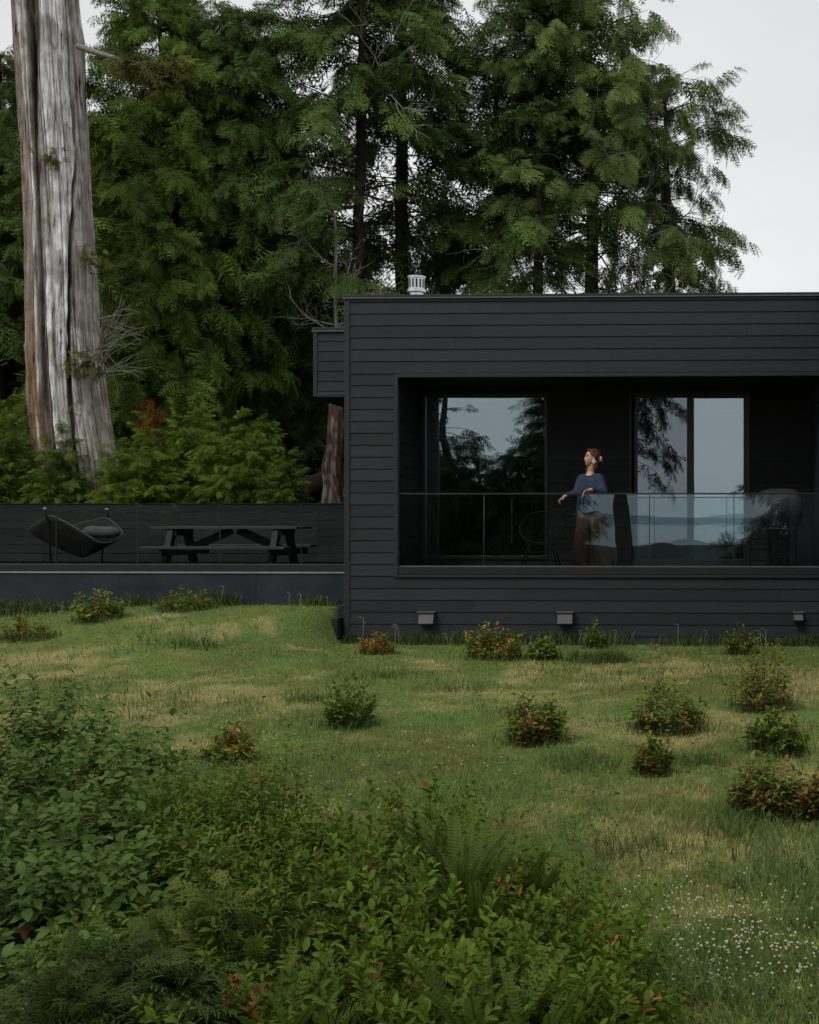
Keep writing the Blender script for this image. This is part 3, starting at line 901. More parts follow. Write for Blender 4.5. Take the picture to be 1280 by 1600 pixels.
def hand(wrist, d, pn, side, curl, spread=.22):
    """palm plus five separate fingers; d along the hand, pn out of the back of the hand, side towards the thumb"""
    d = d.normalized(); side = (side - d * side.dot(d)).normalized(); pn = d.cross(side).normalized() if pn is None else pn.normalized()
    R_ = Matrix((d, side, pn)).transposed()
    b.cone(wrist, wrist + d * .03, .023, .024)
    b.ball(wrist + d * .052, (.046, .036, .014), R_)
    for k, (off, ln) in enumerate(((.027, .070), (.009, .078), (-.010, .072), (-.027, .056))):
        base = wrist + d * .088 + side * off
        dirv = (d + side * off * spread * 12).normalized()
        p = base; ang = .2
        for seg, fr in enumerate((.42, .32, .26)):
            ang += curl[seg]
            dd = dirv * math.cos(ang) - pn * math.sin(ang)
            q_ = p + dd * ln * fr
            b.cone(p, q_, .0092 - .001 * seg, .0088 - .0012 * seg, 9); p = q_
    t0 = wrist + d * .030 + side * .026
    t1 = t0 + (d * .55 + side * .75 - pn * .25).normalized() * .036
    t2 = t1 + (d * .85 + side * .3 - pn * .4).normalized() * .030
    b.cone(t0, t1, .013, .0105, 9); b.cone(t1, t2, .0105, .0085, 9)


hand(lw, Vector((-.75, -.42, -.28)), Vector((-.28, -.1, .95)), Vector((.2, .6, -.1)), (.30, .42, .35))
hand(rw, Vector((-.62, -.25, -.42)), Vector((-.45, -.35, .8)), Vector((.25, -.6, .1)), (.35, .6, .6))

# face colours: lips and cheeks slightly redder
lip = Hd(.088, 0, -.063) - Vector((pp.x, YP, ZFL)); lip = np.array(lip)
def skincol(co):
    c = np.ones((len(co), 3), dtype=np.float32)
    dl = np.linalg.norm((co - lip) * np.array([1, 1, 1.9]), axis=1)
    k = (1 - sstep(.014, .024, dl))[:, None]
    c = c * (1 - k) + np.array([.85, .45, .45]) * k
    return c
body = voxel_union(b, "body", M["skin"], person, .0042, 3, skincol)

# eyes and brows
for s in (-1, 1):
    q = MB(); q.ball(Hd(.073, .031 * s, .004), (.010, .015, .0065), HR); q.build("eye", M["eye"], person, smooth=True)
    q = MB(); q.tube([Hd(.078, .014 * s, .024), Hd(.080, .032 * s, .030), Hd(.066, .050 * s, .024)], [.003, .004, .002], 6); q.build("eyebrow", M["hair"], person, smooth=True)

# hair, drawn back with a clip, ends on the shoulders
h = MB()
h.ball(Hd(-.034, 0, .046), (.098, .082, .086), HR, 20, 14)
h.ball(Hd(-.060, 0, -.005), (.080, .080, .095), HR, 18, 12)
h.ball(Hd(.010, 0, .092), (.070, .062, .030), HR)
h.cone(Hd(-.085, .0, .0), W(.085, .03, 1.43), .062, .040)
h.cone(Hd(-.07, .035, -.02), W(.075, -.02, 1.40), .045, .030)
for s in (-1, 1):
    h.cone(Hd(.028, .062 * s, .052), Hd(-.03, .076 * s, .012), .018, .026)
    h.cone(Hd(.040, .052 * s, .066), Hd(.0, .060 * s, .085), .014, .022)
h.cone(Hd(-.015, -.072, -.01), W(-.045, .075, 1.40), .030, .022); h.cone(W(-.045, .075, 1.40), W(-.060, .07, 1.365), .022, .012)
voxel_union(h, "hair", M["hair"], person, .006, 3)
c0 = Hd(-.100, .052, -.012)
q = MB()
for k in range(6):
    a = k / 5 - .5
    q.tube([c0 + hu * (a * .060) + hs_ * .02 - hf * .0, c0 + hu * (a * .060 * .8) - hf * .028 + hs_ * .012, c0 + hu * (a * .060 * .5) - hf * .03 - hs_ * .025], [.008, .008, .005], 7)
q.tube([c0 + hu * .034 + hs_ * .02, c0 + hs_ * .03 - hf * .005, c0 - hu * .034 + hs_ * .02], [.008, .012, .008], 8)
q.build("hair_clip", M["clip"], person, smooth=True)
for s in (-1, 1):
    q = MB(); ctr = Hd(-.008, .082 * s, -.058); n = 18
    pts = [ctr + hf * (.020 * math.sin(2 * math.pi * k / n)) + hu * (.021 * math.cos(2 * math.pi * k / n)) for k in range(n + 1)]
    q.tube(pts, [.009] * (n + 1), 7); q.ball(ctr, (.018, .007, .019), HR); q.build("earring", M["earring"], person, smooth=True)

# loose sweater with wide sleeves
s2 = MB()
def ell(c, rx, ry, rz, ang=0): s2.ball(c, (rx, ry, rz), Matrix.Rotation(ang, 3, 'Z'), 20, 12)
A = rad(-32)
ell(W(.003, .015, 1.215), .170, .125, .085, A); ell(W(.003, .01, 1.12), .19, .15, .16, A); ell(W(.003, .005, .98), .185, .155, .16, A); ell(W(.005, .005, .87), .18, .155, .13, A)
s2.cone(W(-.105, .078, 1.272), W(.122, -.042, 1.274), .058, .058)
s2.cone(ls + Vector((0, .005, -.018)), le + Vector((.008, .01, -.005)), .064, .070); s2.cone(le + Vector((.005, .01, -.01)), lw.lerp(le, .18), .068, .040)
s2.cone(rs_ + Vector((-.005, .01, -.012)), re, .064, .066); s2.cone(re, rw.lerp(re, .12), .064, .040)
# folds
for k in range(7):
    a = -2.6 + k * .42
    s2.tube([W(.19 * math.cos(a), .15 * math.sin(a) - .0, .80), W(.185 * math.cos(a + .1), .155 * math.sin(a + .1), 1.0), W(.12 * math.cos(a + .3), .12 * math.sin(a + .3), 1.2)], [.022, .016, .010], 7)
so_ = voxel_union(s2, "sweater", M["sweater"], person, .008, 5)
# neckline: a knitted band standing round the neck
q = MB(); n = 28
q.tube([W(.010 + .074 * math.cos(2 * math.pi * k / n), .012 + .064 * math.sin(2 * math.pi * k / n), 1.302 + .012 * math.sin(2 * math.pi * k / n) + .004 * math.cos(2 * math.pi * k / n)) for k in range(n + 1)], .012, 7)
q.build("neckband", M["sweater"], so_, smooth=True)
for w_, e in ((lw, le), (rw, re)):
    q = MB(); t = (w_ - e).normalized(); q.tube([w_.lerp(e, .24), w_.lerp(e, .15), w_.lerp(e, .08)], [.043, .042, .038], 14); q.build("cuff", M["sweater"], so_, smooth=True)

# wide trousers: pleated lofted legs joined at the hips
t2 = MB()
t2.ball(W(.0, .015, .87), (.172, .14, .15), Matrix.Rotation(A, 3, 'Z'), 18, 12)
def trouser(rows, seed):
    n = 36; vs = []; fs = []; r = random.Random(seed); ph = r.uniform(0, 6)
    for (x, y, z, rx, ry, pl) in rows:
        for k in range(n):
            a = 2 * math.pi * k / n
            m_ = 1 + pl * (math.sin(6 * a + ph) * .7 + math.sin(11 * a + ph * 2 + z * 2) * .5)
            vs.append(W(x + rx * m_ * math.cos(a), y + ry * m_ * math.sin(a), z))
    for i in range(len(rows) - 1):
        for k in range(n): fs.append((i * n + k, i * n + (k + 1) % n, (i + 1) * n + (k + 1) % n, (i + 1) * n + k))
    fs.append(tuple(range(n - 1, -1, -1))); fs.append(tuple((len(rows) - 1) * n + k for k in range(n)))
    t2.add(vs, fs)
trouser([(-.125, .01, .045, .125, .14, .10), (-.12, .01, .25, .115, .125, .09), (-.105, .015, .48, .10, .11, .06), (-.085, .03, .72, .098, .105, .03), (-.07, .04, .90, .09, .10, 0)], 1)
trouser([(.205, .06, .045, .135, .15, .10), (.175, .03, .25, .122, .13, .09), (.13, -.01, .48, .108, .115, .06), (.09, -.01, .72, .10, .105, .03), (.075, -.005, .90, .09, .10, 0)], 2)
voxel_union(t2, "trousers", M["trousers"], person, .009, 3)
for (ank, toe) in ((W(-.115, .05, .03), W(-.215, -.075, .028)), (W(.225, .11, .03), W(.155, -.03, .028))):
    q = MB(); d = (toe - ank).normalized(); R_ = Matrix((d, Vector((0, 0, 1)).cross(d), Vector((0, 0, 1)))).transposed()
    q.ball(ank.lerp(toe, .5), (.125, .045, .027), R_); q.build("shoe", M["shoe"], person, smooth=True)
# ------------------------------------------------------------------ foliage machinery
def strips(quads):
    V = []; Fc = []; U = []
    for q_ in quads:
        b_ = len(V)
        for (p, u) in q_: V.append(p); U.append(u)
        Fc.append((b_, b_ + 1, b_ + 2, b_ + 3))
    return np.array(V, float), np.array(Fc), np.array(U, float)


def frond_template(seed, nside=8, width=.42, droop=.25, leaf=.022, sub=4, tipdroop=.35, curlup=0.0):
    """one flat conifer spray, a metre long along +x: a midrib with side twigs that carry narrow leaflets"""
    r = random.Random(seed); Q = []
    def zof(x): return -droop * x * x
    for i in range(nside):
        t = (i + .6) / nside
        for s in (-1, 1):
            x0 = t * .93 + r.uniform(-.03, .03)
            ln = width * (1 - .80 * t) * r.uniform(.75, 1.2) + .06
            ang = rad(r.uniform(38, 58))
            dx, dy = math.cos(ang), s * math.sin(ang)
            base = np.array([x0, 0, zof(x0)])
            prev = base; kz = r.uniform(.5, 1.3) * tipdroop; up = r.uniform(-.02, .05)
            for j in range(sub):
                e = (j + 1) / sub
                p = base + np.array([dx * ln * e, dy * ln * e, up * e - kz * ln * e * e])
                d = p - prev; wv = np.array([-dy, dx, 0]) * leaf * (1 - .5 * e)
                Q.append([(prev - wv, t + .3 * e), (prev + wv, t + .3 * e), (p + wv * .7, t + .4 * e), (p - wv * .7, t + .4 * e)])
                for s2_ in (-1, 1):      # leaflet
                    a2 = ang * s + s2_ * rad(r.uniform(35, 55))
                    l2 = ln * .34 * (1 - .55 * e) + .03
                    q_ = prev + np.array([math.cos(a2) * l2, math.sin(a2) * l2, -l2 * r.uniform(.1, .7) + curlup * l2])
                    mid = (prev + q_) / 2; n2 = np.array([-math.sin(a2), math.cos(a2), 0]) * leaf * .8
                    Q.append([(prev, t), (mid - n2 + [0, 0, .01], t + .2), (q_, t + .5), (mid + n2 + [0, 0, .01], t + .2)])
                prev = p
    ns_ = 4 if sub > 1 else 1
    for i in range(ns_):
        x0, x1 = i / ns_, (i + 1) / ns_
        Q.append([(np.array([x0, -.012, zof(x0)]), x0), (np.array([x0, .012, zof(x0)]), x0), (np.array([x1, .008, zof(x1)]), x1), (np.array([x1, -.008, zof(x1)]), x1)])
    return strips(Q)


def frames(D, roll, up=None):
    """rotation matrices whose x axis is D, z as upright as possible then rolled"""
    D = D / np.linalg.norm(D, axis=1, keepdims=True)
    Z = np.tile(np.array([0, 0, 1.0]), (len(D), 1)) if up is None else up
    Y_ = np.cross(Z, D); ny = np.linalg.norm(Y_, axis=1, keepdims=True)
    Y_ = np.where(ny < 1e-3, np.array([[0, 1.0, 0]]), Y_ / np.maximum(ny, 1e-6)); Zr = np.cross(D, Y_)
    c, s = np.cos(roll)[:, None], np.sin(roll)[:, None]
    Y2 = Y_ * c + Zr * s; Z2 = -Y_ * s + Zr * c
    return np.stack([D, Y2, Z2], -1)


def scatter(templates, P, Rm, Sc_, colA, colB, rng, tint=.25, pick=None):
    """place template copies: returns V, F, C. colour runs from colA (base) to colB (tip)"""
    Vs, Fs, Cs = [], [], []; off = 0
    n = len(P); pick = rng.integers(0, len(templates), n) if pick is None else pick
    Sc3 = Sc_ if Sc_.ndim == 2 else np.repeat(Sc_[:, None], 3, 1)
    colA = np.broadcast_to(np.asarray(colA, float), (n, 3)); colB = np.broadcast_to(np.asarray(colB, float), (n, 3))
    for ti, (tv, tf, tu) in enumerate(templates):
        ix = np.where(pick == ti)[0]
        if len(ix) == 0: continue
        loc = tv[None] * Sc3[ix][:, None, :]
        Vw = np.einsum('nij,nkj->nki', Rm[ix], loc) + P[ix][:, None, :]
        br = 1 + rng.uniform(-tint, tint, (len(ix), 1, 1))
        u = np.clip(tu, 0, 1)[None, :, None]
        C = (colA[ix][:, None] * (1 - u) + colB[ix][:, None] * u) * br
        k = len(tv)
        Fw = tf[None] + (np.arange(len(ix)) * k)[:, None, None] + off
        Vs.append(Vw.reshape(-1, 3)); Fs.append(Fw.reshape(-1, tf.shape[1])); Cs.append(C.reshape(-1, 3)); off += k * len(ix)
    return np.concatenate(Vs), np.concatenate(Fs), np.concatenate(Cs)


CEDAR = [frond_template(i, 7, .46, .28, .026, 3, .75) for i in range(4)]


def cluster(seed, mode):
    """the end of a bough: several small sprays set along a short axis"""
    r = np.random.default_rng(seed)
    small = [frond_template(seed * 7 + k, 5, .44, .45 if mode == 'cedar' else .25, .050, 1, .8 if mode == 'cedar' else .4) for k in range(2)]
    n = {'cedar': 8, 'hemlock': 8, 'weep': 9}[mode]
    x = np.linspace(.02, .80, n); sg = np.where(np.arange(n) % 2 == 0, 1, -1)
    sag = {'cedar': .30, 'hemlock': .16, 'weep': .25}[mode]
    P = np.stack([x, sg * r.uniform(0, .05, n), -sag * x * x], -1)
    yaw = sg * r.uniform(.25, 1.05, n) * (1.1 - x); dz = {'cedar': (-.75, -.05), 'hemlock': (-.35, .12), 'weep': (-2.2, -.6)}[mode]
    D = np.stack([np.cos(yaw), np.sin(yaw), r.uniform(*dz, n)], -1)
    sc = r.uniform(.36, .60, n) * (1.15 - .35 * x)
    V, Fc, U = [], [], []; off = 0
    Rm = frames(D, r.normal(0, .45, n))
    for k in range(n):
        tv, tf, tu = small[k % 2]
        V.append((Rm[k] @ (tv * sc[k]).T).T + P[k]); Fc.append(tf + off); U.append(np.clip(tu, 0, 1) * .75 + .25 * x[k]); off += len(tv)
    return np.concatenate(V), np.concatenate(Fc), np.concatenate(U)


CEDARC = [cluster(i, 'cedar') for i in range(8)]
HEMLOCK = [cluster(10 + i, 'hemlock') for i in range(5)]
SPRUCE = [cluster(20 + i, 'weep') for i in range(5)]


def tubes_np(paths, radii, nside=5):
    """many tapered tubes in one array: paths list of (k,3)"""
    V = []; Fc = []; off = 0
    for P, r0r1 in zip(paths, radii):
        P = np.asarray(P, float); k = len(P)
        T = np.gradient(P, axis=0); T /= np.maximum(np.linalg.norm(T, axis=1, keepdims=True), 1e-9)
        ref = np.array([0, 0, 1.0]) if abs(T[0, 2]) < .9 else np.array([1.0, 0, 0])
        A = np.cross(T, ref); A /= np.maximum(np.linalg.norm(A, axis=1, keepdims=True), 1e-9); B = np.cross(T, A)
        rr = np.linspace(r0r1[0], r0r1[1], k)
        th = np.arange(nside) * 2 * np.pi / nside
        ring = P[:, None] + (A[:, None] * np.cos(th)[None, :, None] + B[:, None] * np.sin(th)[None, :, None]) * rr[:, None, None]
        V.append(ring.reshape(-1, 3))
        i = np.arange(k - 1)[:, None] * nside; j = np.arange(nside)[None]; j2 = (j + 1) % nside
        Fc.append(np.stack([i + j, i + j2, i + nside + j2, i + nside + j], -1).reshape(-1, 4) + off); off += k * nside
    return np.concatenate(V), np.concatenate(Fc)


def conifer(label, px, Y, h, radius, base, seed, tmpl=HEMLOCK, nbr=330, colA=(.030, .042, .014), colB=(.085, .115, .030), lean=0.0, trunk_r=.28,
            power=.75, gaps=.25, density=5.0, fl=(.75, 1.25), group=None, side=None, droop=.35, top_trim=None, dead=0, cat="tree", foliage_from=.15, low=.55):
    rng = np.random.default_rng(seed)
    p0 = at(px, 800, Y); x0, y0 = p0.x, Y; z0 = g1(x0, y0) - .1
    root = tag(empty("conifer_tree", (x0, y0, z0)), label, cat, group)
    # trunk
    n = 26; tz = np.linspace(0, h, n); wob = np.cumsum(rng.normal(0, .03, (n, 2)), axis=0)
    axis = np.stack([lean * tz + wob[:, 0], wob[:, 1], tz], -1)
    V, Fc = tubes_np([axis], [(trunk_r, .03)], 14)
    ang = np.arctan2(V[:, 1], V[:, 0]); V[:, :2] *= (1 + .04 * np.sin(9 * ang + V[:, 2] * .6))[:, None]
    np_mesh("trunk", V, Fc, M["bark"], root, smooth=True)
    # branches
    t = np.sort(rng.random(nbr)) ** .9; zb_ = base + (h - base) * t
    L_ = radius * np.minimum((1 - t) ** power, 1.0) * np.minimum(1, low + 1.6 * t) * rng.uniform(.55, 1.15, nbr) + .25
    az = rng.random(nbr) * 2 * np.pi
    gn = NZ[seed % 6](az * 1.3 + seed, zb_ * .55, 1.0)
    keep = gn > gaps
    if side is not None: keep &= rng.random(nbr) < (1 + side * np.cos(az)) * .75
    zb_, L_, az, t = zb_[keep], L_[keep], az[keep], t[keep]
    paths = []; rads = []; FP = []; FD = []; FS = []; FE = []
    for z, l, a, tt in zip(zb_, L_, az, t):
        pitch = -.15 + .65 * tt + rng.normal(0, .12)
        s = np.linspace(0, 1, 6)
        d = np.array([math.cos(a), math.sin(a)]); side_ = np.array([-d[1], d[0]])
        bend = rng.normal(0, .22); dvar = rng.uniform(.3, 1.9)
        pts = np.zeros((6, 3)); ax = np.array([np.interp(z, tz, axis[:, 0]), np.interp(z, tz, axis[:, 1])])
        pts[:, :2] = ax + np.outer(s * l, d) + np.outer(s * s * l * bend, side_)
        pts[:, 2] = z + l * (math.tan(pitch) * s - droop * dvar * s * s + .10 * s ** 4)
        paths.append(pts); rads.append((.007 + .008 * l, .003))
        k = max(3, int(l * density * .8)); ss = rng.uniform(foliage_from, 1.0, k) ** .8
        ss[0] = 1.0
        for q_ in ss:
            i = q_ * 5; i0 = min(int(i), 4); f_ = i - i0
            P = pts[i0] * (1 - f_) + pts[i0 + 1] * f_; tg = pts[i0 + 1] - pts[i0]; tg = tg / (np.linalg.norm(tg) + 1e-9)
            da = rng.choice([-1, 1]) * rng.uniform(.15, 1.15) * (1.15 - .75 * q_)
            c_, s_ = math.cos(da), math.sin(da)
            D = np.array([tg[0] * c_ - tg[1] * s_, tg[0] * s_ + tg[1] * c_, tg[2] - rng.uniform(.0, .55)])
            FP.append(P); FD.append(D); FS.append(rng.uniform(*fl) * rng.choice([.7, 1.0, 1.0, 1.2]) * (1.05 - .35 * q_) * min(1, .45 + l * .35)); FE.append(q_)
    V, Fc = tubes_np(paths, rads, 5)
    np_mesh("branches", V, Fc, M["bark"], root, smooth=True)
    FP, FD, FS = np.array(FP), np.array(FD), np.array(FS)
    Rm = frames(FD, rng.normal(0, .6, len(FP)))
    V, Fc, C = scatter(tmpl, FP, Rm, FS, colA, colB, rng, .30)
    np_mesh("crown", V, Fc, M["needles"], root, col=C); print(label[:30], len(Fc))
    if dead:
        dead_limbs(root, axis, base * .8, h * .72, dead, rng, radius, ln=(.6, 1.0))
    return root


def dead_limbs(root, axis, za, zb_, n, rng, radius, name="dead_branch", mat="palebark", ln=(.7, 1.0), front=True):
    paths, rads = [], []
    def grow(p, d, l, r, lev):
        k = 7; pts = [p]; d = d / np.linalg.norm(d)
        for i in range(k):
            d = d + rng.normal(0, .16, 3) + np.array([0, 0, .03]); d /= np.linalg.norm(d)
            p = p + d * l / k; pts.append(p)
            if lev < 3 and i > 0 and rng.random() < (.55 if lev < 2 else .35):
                grow(p, d + rng.normal(0, .55, 3), l * rng.uniform(.35, .6), r * .55, lev + 1)
        paths.append(np.array(pts)); rads.append((r, r * .35))
    for _ in range(n):
        paths = []; rads = []
        z = rng.uniform(za, zb_); a = rng.uniform(-2.7, -.4) if front else rng.uniform(0, 6.28)
        p = np.array([np.interp(z, axis[:, 2], axis[:, 0]), np.interp(z, axis[:, 2], axis[:, 1]), z])
        grow(p, np.array([math.cos(a), math.sin(a), rng.uniform(-.1, .7)]), radius * rng.uniform(*ln), .024, 0)
        V, Fc = tubes_np(paths, rads, 5)
        np_mesh(name, V, Fc, M[mat], root, smooth=True)


# ------------------------------------------------------------------ the forest behind
G = "conifers standing behind the house and the deck"
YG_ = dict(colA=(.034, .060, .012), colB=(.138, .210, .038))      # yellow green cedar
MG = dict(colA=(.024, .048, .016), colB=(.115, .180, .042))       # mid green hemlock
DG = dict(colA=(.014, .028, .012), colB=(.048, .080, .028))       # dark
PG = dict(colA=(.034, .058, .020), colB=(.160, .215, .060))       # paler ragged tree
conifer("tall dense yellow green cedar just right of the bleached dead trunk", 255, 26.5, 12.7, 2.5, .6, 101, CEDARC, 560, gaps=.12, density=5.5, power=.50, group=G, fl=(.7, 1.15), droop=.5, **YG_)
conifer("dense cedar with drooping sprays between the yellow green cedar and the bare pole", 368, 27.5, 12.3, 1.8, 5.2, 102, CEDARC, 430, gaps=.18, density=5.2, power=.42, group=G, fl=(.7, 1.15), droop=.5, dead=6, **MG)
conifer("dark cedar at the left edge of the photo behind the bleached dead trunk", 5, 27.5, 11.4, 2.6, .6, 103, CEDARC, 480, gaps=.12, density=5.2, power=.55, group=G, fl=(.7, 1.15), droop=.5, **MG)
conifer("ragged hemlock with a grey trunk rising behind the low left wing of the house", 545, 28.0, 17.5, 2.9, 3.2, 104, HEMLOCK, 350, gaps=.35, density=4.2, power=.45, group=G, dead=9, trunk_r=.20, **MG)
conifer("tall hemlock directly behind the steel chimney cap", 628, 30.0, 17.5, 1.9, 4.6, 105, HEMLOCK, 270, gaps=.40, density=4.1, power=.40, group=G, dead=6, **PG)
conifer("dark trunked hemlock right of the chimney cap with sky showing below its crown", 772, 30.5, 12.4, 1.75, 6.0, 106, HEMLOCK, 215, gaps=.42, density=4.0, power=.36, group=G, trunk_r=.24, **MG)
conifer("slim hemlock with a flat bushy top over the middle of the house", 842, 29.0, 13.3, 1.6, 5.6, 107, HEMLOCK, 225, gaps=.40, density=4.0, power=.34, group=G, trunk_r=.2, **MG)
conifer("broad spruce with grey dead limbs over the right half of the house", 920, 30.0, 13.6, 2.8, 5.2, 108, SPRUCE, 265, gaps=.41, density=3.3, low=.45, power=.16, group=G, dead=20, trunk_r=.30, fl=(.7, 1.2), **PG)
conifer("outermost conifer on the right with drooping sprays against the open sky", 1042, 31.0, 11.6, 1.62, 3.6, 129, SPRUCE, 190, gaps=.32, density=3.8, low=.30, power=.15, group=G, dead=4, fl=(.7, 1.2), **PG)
BG_ = "dark trees filling the depth of the forest"
proto = conifer("dark forest tree deep behind the deck", 120, 33, 11.5, 2.9, 1.0, 120, HEMLOCK, 330, gaps=.15, density=4.0, power=.5, group=BG_, fl=(.75, 1.2), **DG)


def copy_tree(o, loc, rz, sc, label):
    c = o.copy(); COL.objects.link(c); c.location = loc; c.rotation_euler = (0, 0, rz); c.scale = (sc, sc, sc); c["label"] = label
    for ch in list(o.children):
        d = ch.copy(); COL.objects.link(d); d.parent = c
    return c


for px, Y, sc_, rz in ((-60, 34, .98, 1.1), (215, 34.5, .98, 2.2), (320, 33.5, .96, 3.9), (415, 35.5, .95, 5.0), (492, 37.5, .72, .6)):
    p = at(px, 800, Y)
    copy_tree(proto, (p.x, Y, g1(p.x, Y) - .1), rz, sc_, "dark forest tree deep behind the deck")

# bare pole and thin dead stems
rng = np.random.default_rng(5)
for (px, Y, ztop_px, r_, lab) in ((527, 26.0, 335, .075, "thin grey dead pole standing left of the house roof corner"),):
    p = at(px, 800, Y); z0 = g1(p.x, Y) - .1; zt_ = at(px, ztop_px, Y).z
    root = tag(empty("dead_pole_tree", (p.x, Y, z0)), lab, "dead tree")
    n = 16; zz = np.linspace(0, zt_ - z0, n); ax = np.stack([np.cumsum(rng.normal(0, .02, n)), np.cumsum(rng.normal(0, .02, n)), zz], -1)
    V, Fc = tubes_np([ax], [(r_, .03)], 10); np_mesh("trunk", V, Fc, M["palebark"], root, smooth=True)
    dead_limbs(root, ax, 2.5, zt_ - z0, 11, rng, 1.3, front=False)

# ------------------------------------------------------------------ the bleached dead trunk
YS = 22.6
srows = [(-120, 12, 112), (0, 19, 120), (60, 22, 128), (150, 27, 131), (240, 33, 138), (330, 37, 146), (400, 40, 152), (480, 41, 157), (560, 42, 163), (620, 44, 171), (680, 50, 180), (720, 55, 188), (790, 60, 200), (860, 62, 212)]
pz = np.array([r[0] for r in srows], float); pl = np.array([r[1] for r in srows], float); pr = np.array([r[2] for r in srows], float)
nz_, na = 420, 420
pyv = np.linspace(-120, 860, nz_)
sn = tag(empty("dead_tree_trunk", at(125, 860, YS).to_tuple()), "huge bleached dead tree trunk with split silver wood and brown streaks behind the deck", "dead tree")
so3 = np.array(sn.location)
V = []; C = []
th = np.linspace(0, 2 * np.pi, na, endpoint=False)
rng = np.random.default_rng(9)
by = np.array([-120, 0, 240, 400, 560, 700, 860.])
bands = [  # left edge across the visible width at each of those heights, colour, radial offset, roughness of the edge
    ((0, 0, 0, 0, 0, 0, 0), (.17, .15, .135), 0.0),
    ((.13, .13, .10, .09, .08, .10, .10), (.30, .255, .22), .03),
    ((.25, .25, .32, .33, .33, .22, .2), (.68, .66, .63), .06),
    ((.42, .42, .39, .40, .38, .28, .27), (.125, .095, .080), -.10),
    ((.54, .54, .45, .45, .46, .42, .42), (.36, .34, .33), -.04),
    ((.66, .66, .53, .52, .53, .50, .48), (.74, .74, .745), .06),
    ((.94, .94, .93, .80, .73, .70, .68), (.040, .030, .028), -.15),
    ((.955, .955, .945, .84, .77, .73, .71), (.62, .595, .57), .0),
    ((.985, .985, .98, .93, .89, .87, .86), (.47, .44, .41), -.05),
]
kn = [(rng.uniform(0, 2 * np.pi), rng.uniform(.012, .05), rng.uniform(.03, .09), rng.uniform(-.15, .15), rng.uniform(0, 6), rng.uniform(0, 1), rng.uniform(.12, .5)) for _ in range(70)]
for py in pyv:
    l, r_ = np.interp(py, pz, pl), np.interp(py, pz, pr)
    a, b2 = at(l, py, YS), at(r_, py, YS)
    cx_, R0 = (a.x + b2.x) / 2, (b2.x - a.x) / 2 * .915
    z = a.z; u = (py + 120) / 980; ub = np.full(na, u)
    rr = np.ones(na)
    s_ = (1 + np.cos(th)) / 2                                    # 0 left .. 1 right across the side that faces the lawn
    s_ = s_ + .030 * (NZ[4](th * 3, ub * 9, 1.0) - .5) + .022 * (NZ[5](th * 8, ub * 40, 1.0) - .5)
    col_ = np.zeros((na, 3)); off_ = np.zeros(na)
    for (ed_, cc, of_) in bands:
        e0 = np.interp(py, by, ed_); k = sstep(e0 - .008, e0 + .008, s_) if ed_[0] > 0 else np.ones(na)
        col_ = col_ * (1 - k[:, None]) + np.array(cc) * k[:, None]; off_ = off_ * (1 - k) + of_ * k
    rr += off_
    sp = NZ[1](th * 6 + 20, ub * 7, 1.0); rr += .030 * (sp > .62) - .022 * (NZ[2](th * 11, ub * 5 + 7, 1.0) > .66)
    d3 = np.interp(py, by, bands[3][0]); e3 = np.interp(py, by, bands[4][0])
    hol = sstep(d3, d3 + .02, s_) * sstep(e3 + .08, e3 + .04, s_) * sstep(.42, .22, u) * sstep(.25, .5, NZ[1](th * 2, ub * 14, 1.0) + .2)
    rr -= .22 * hol; kd = (hol * .85)[:, None]; col_ = col_ * (1 - kd) + np.array([.035, .022, .02]) * kd
    er = np.interp(py, by, bands[5][0])
    red = np.exp(-((s_ - er + .03) / .024) ** 2) * sstep(.64, .70, u) * sstep(.96, .88, u)
    rr -= .16 * red; kr = np.clip(red * 1.2, 0, 1)[:, None]; col_ = col_ * (1 - kr) + np.array([.085, .022, .015]) * kr
    for (t0, w_, dp, tw, ph, u0, ul) in kn:
        c_ = t0 + tw * (u - u0) + .03 * math.sin(u * 14 + ph)
        d = np.abs((th - c_ + np.pi) % (2 * np.pi) - np.pi)
        g_ = np.exp(-1.4 * np.abs(d / w_)) * float(sstep(u0 - ul, u0 - ul * .6, u) * sstep(u0 + ul, u0 + ul * .6, u))
        rr -= dp * g_
        if w_ < .028:
            kk = (g_ * .8)[:, None]; col_ = col_ * (1 - kk) + col_ * .22 * kk
    rr += .018 * (NZ[2](th * 4 + 9, ub * 22, 1.0) - .5) + .018 * (NZ[0](th * 30, ub * 60, 1.0) - .5) + .02 * (NZ[3](th * 14, ub * 9, 1.0) - .5)
    rr += sstep(.74, 1.0, u) * .10 * (np.abs(np.sin(th * 3.5 + 1.0)) - .5)
    x = cx_ + R0 * .985 * rr * np.cos(th) ; y = YS + R0 * .95 * rr * np.sin(th)
    V.append(np.stack([x, y, np.full(na, z)], -1))
    n2 = NZ[5](th * 16, ub * 7, 1.0); n1 = NZ[2](th * 6, ub * 16, 1.0)
    col_ = col_ * (.72 + .5 * n2)[:, None]
    k2 = (sstep(.55, .75, n1) * .55)[:, None]; col_ = col_ * (1 - k2) + np.array([.20, .17, .15]) * k2
    ky = (sstep(.60, .70, u) * sstep(.36, .30, s_) * sstep(.10, .16, s_) * sstep(.35, .65, n1))[:, None] * .7; col_ = col_ * (1 - ky) + np.array([.27, .16, .07]) * ky
    chk = .78 if (int(py * .055 + 2 * math.sin(py * .02)) % 2 == 0 and abs((py * .055) % 1 - .5) > .44) else 1.0
    kc = (sstep(.36, .30, s_) * sstep(.08, .12, s_))[:, None]; col_ = col_ * (1 - kc * (1 - chk))
    C.append(col_)
V = np.array(V); C = np.array(C)
i = np.arange(nz_ - 1)[:, None] * na; j = np.arange(na)[None]; j2 = (j + 1) % na
Fc = np.stack([i + j, i + na + j, i + na + j2, i + j2], -1).reshape(-1, 4)
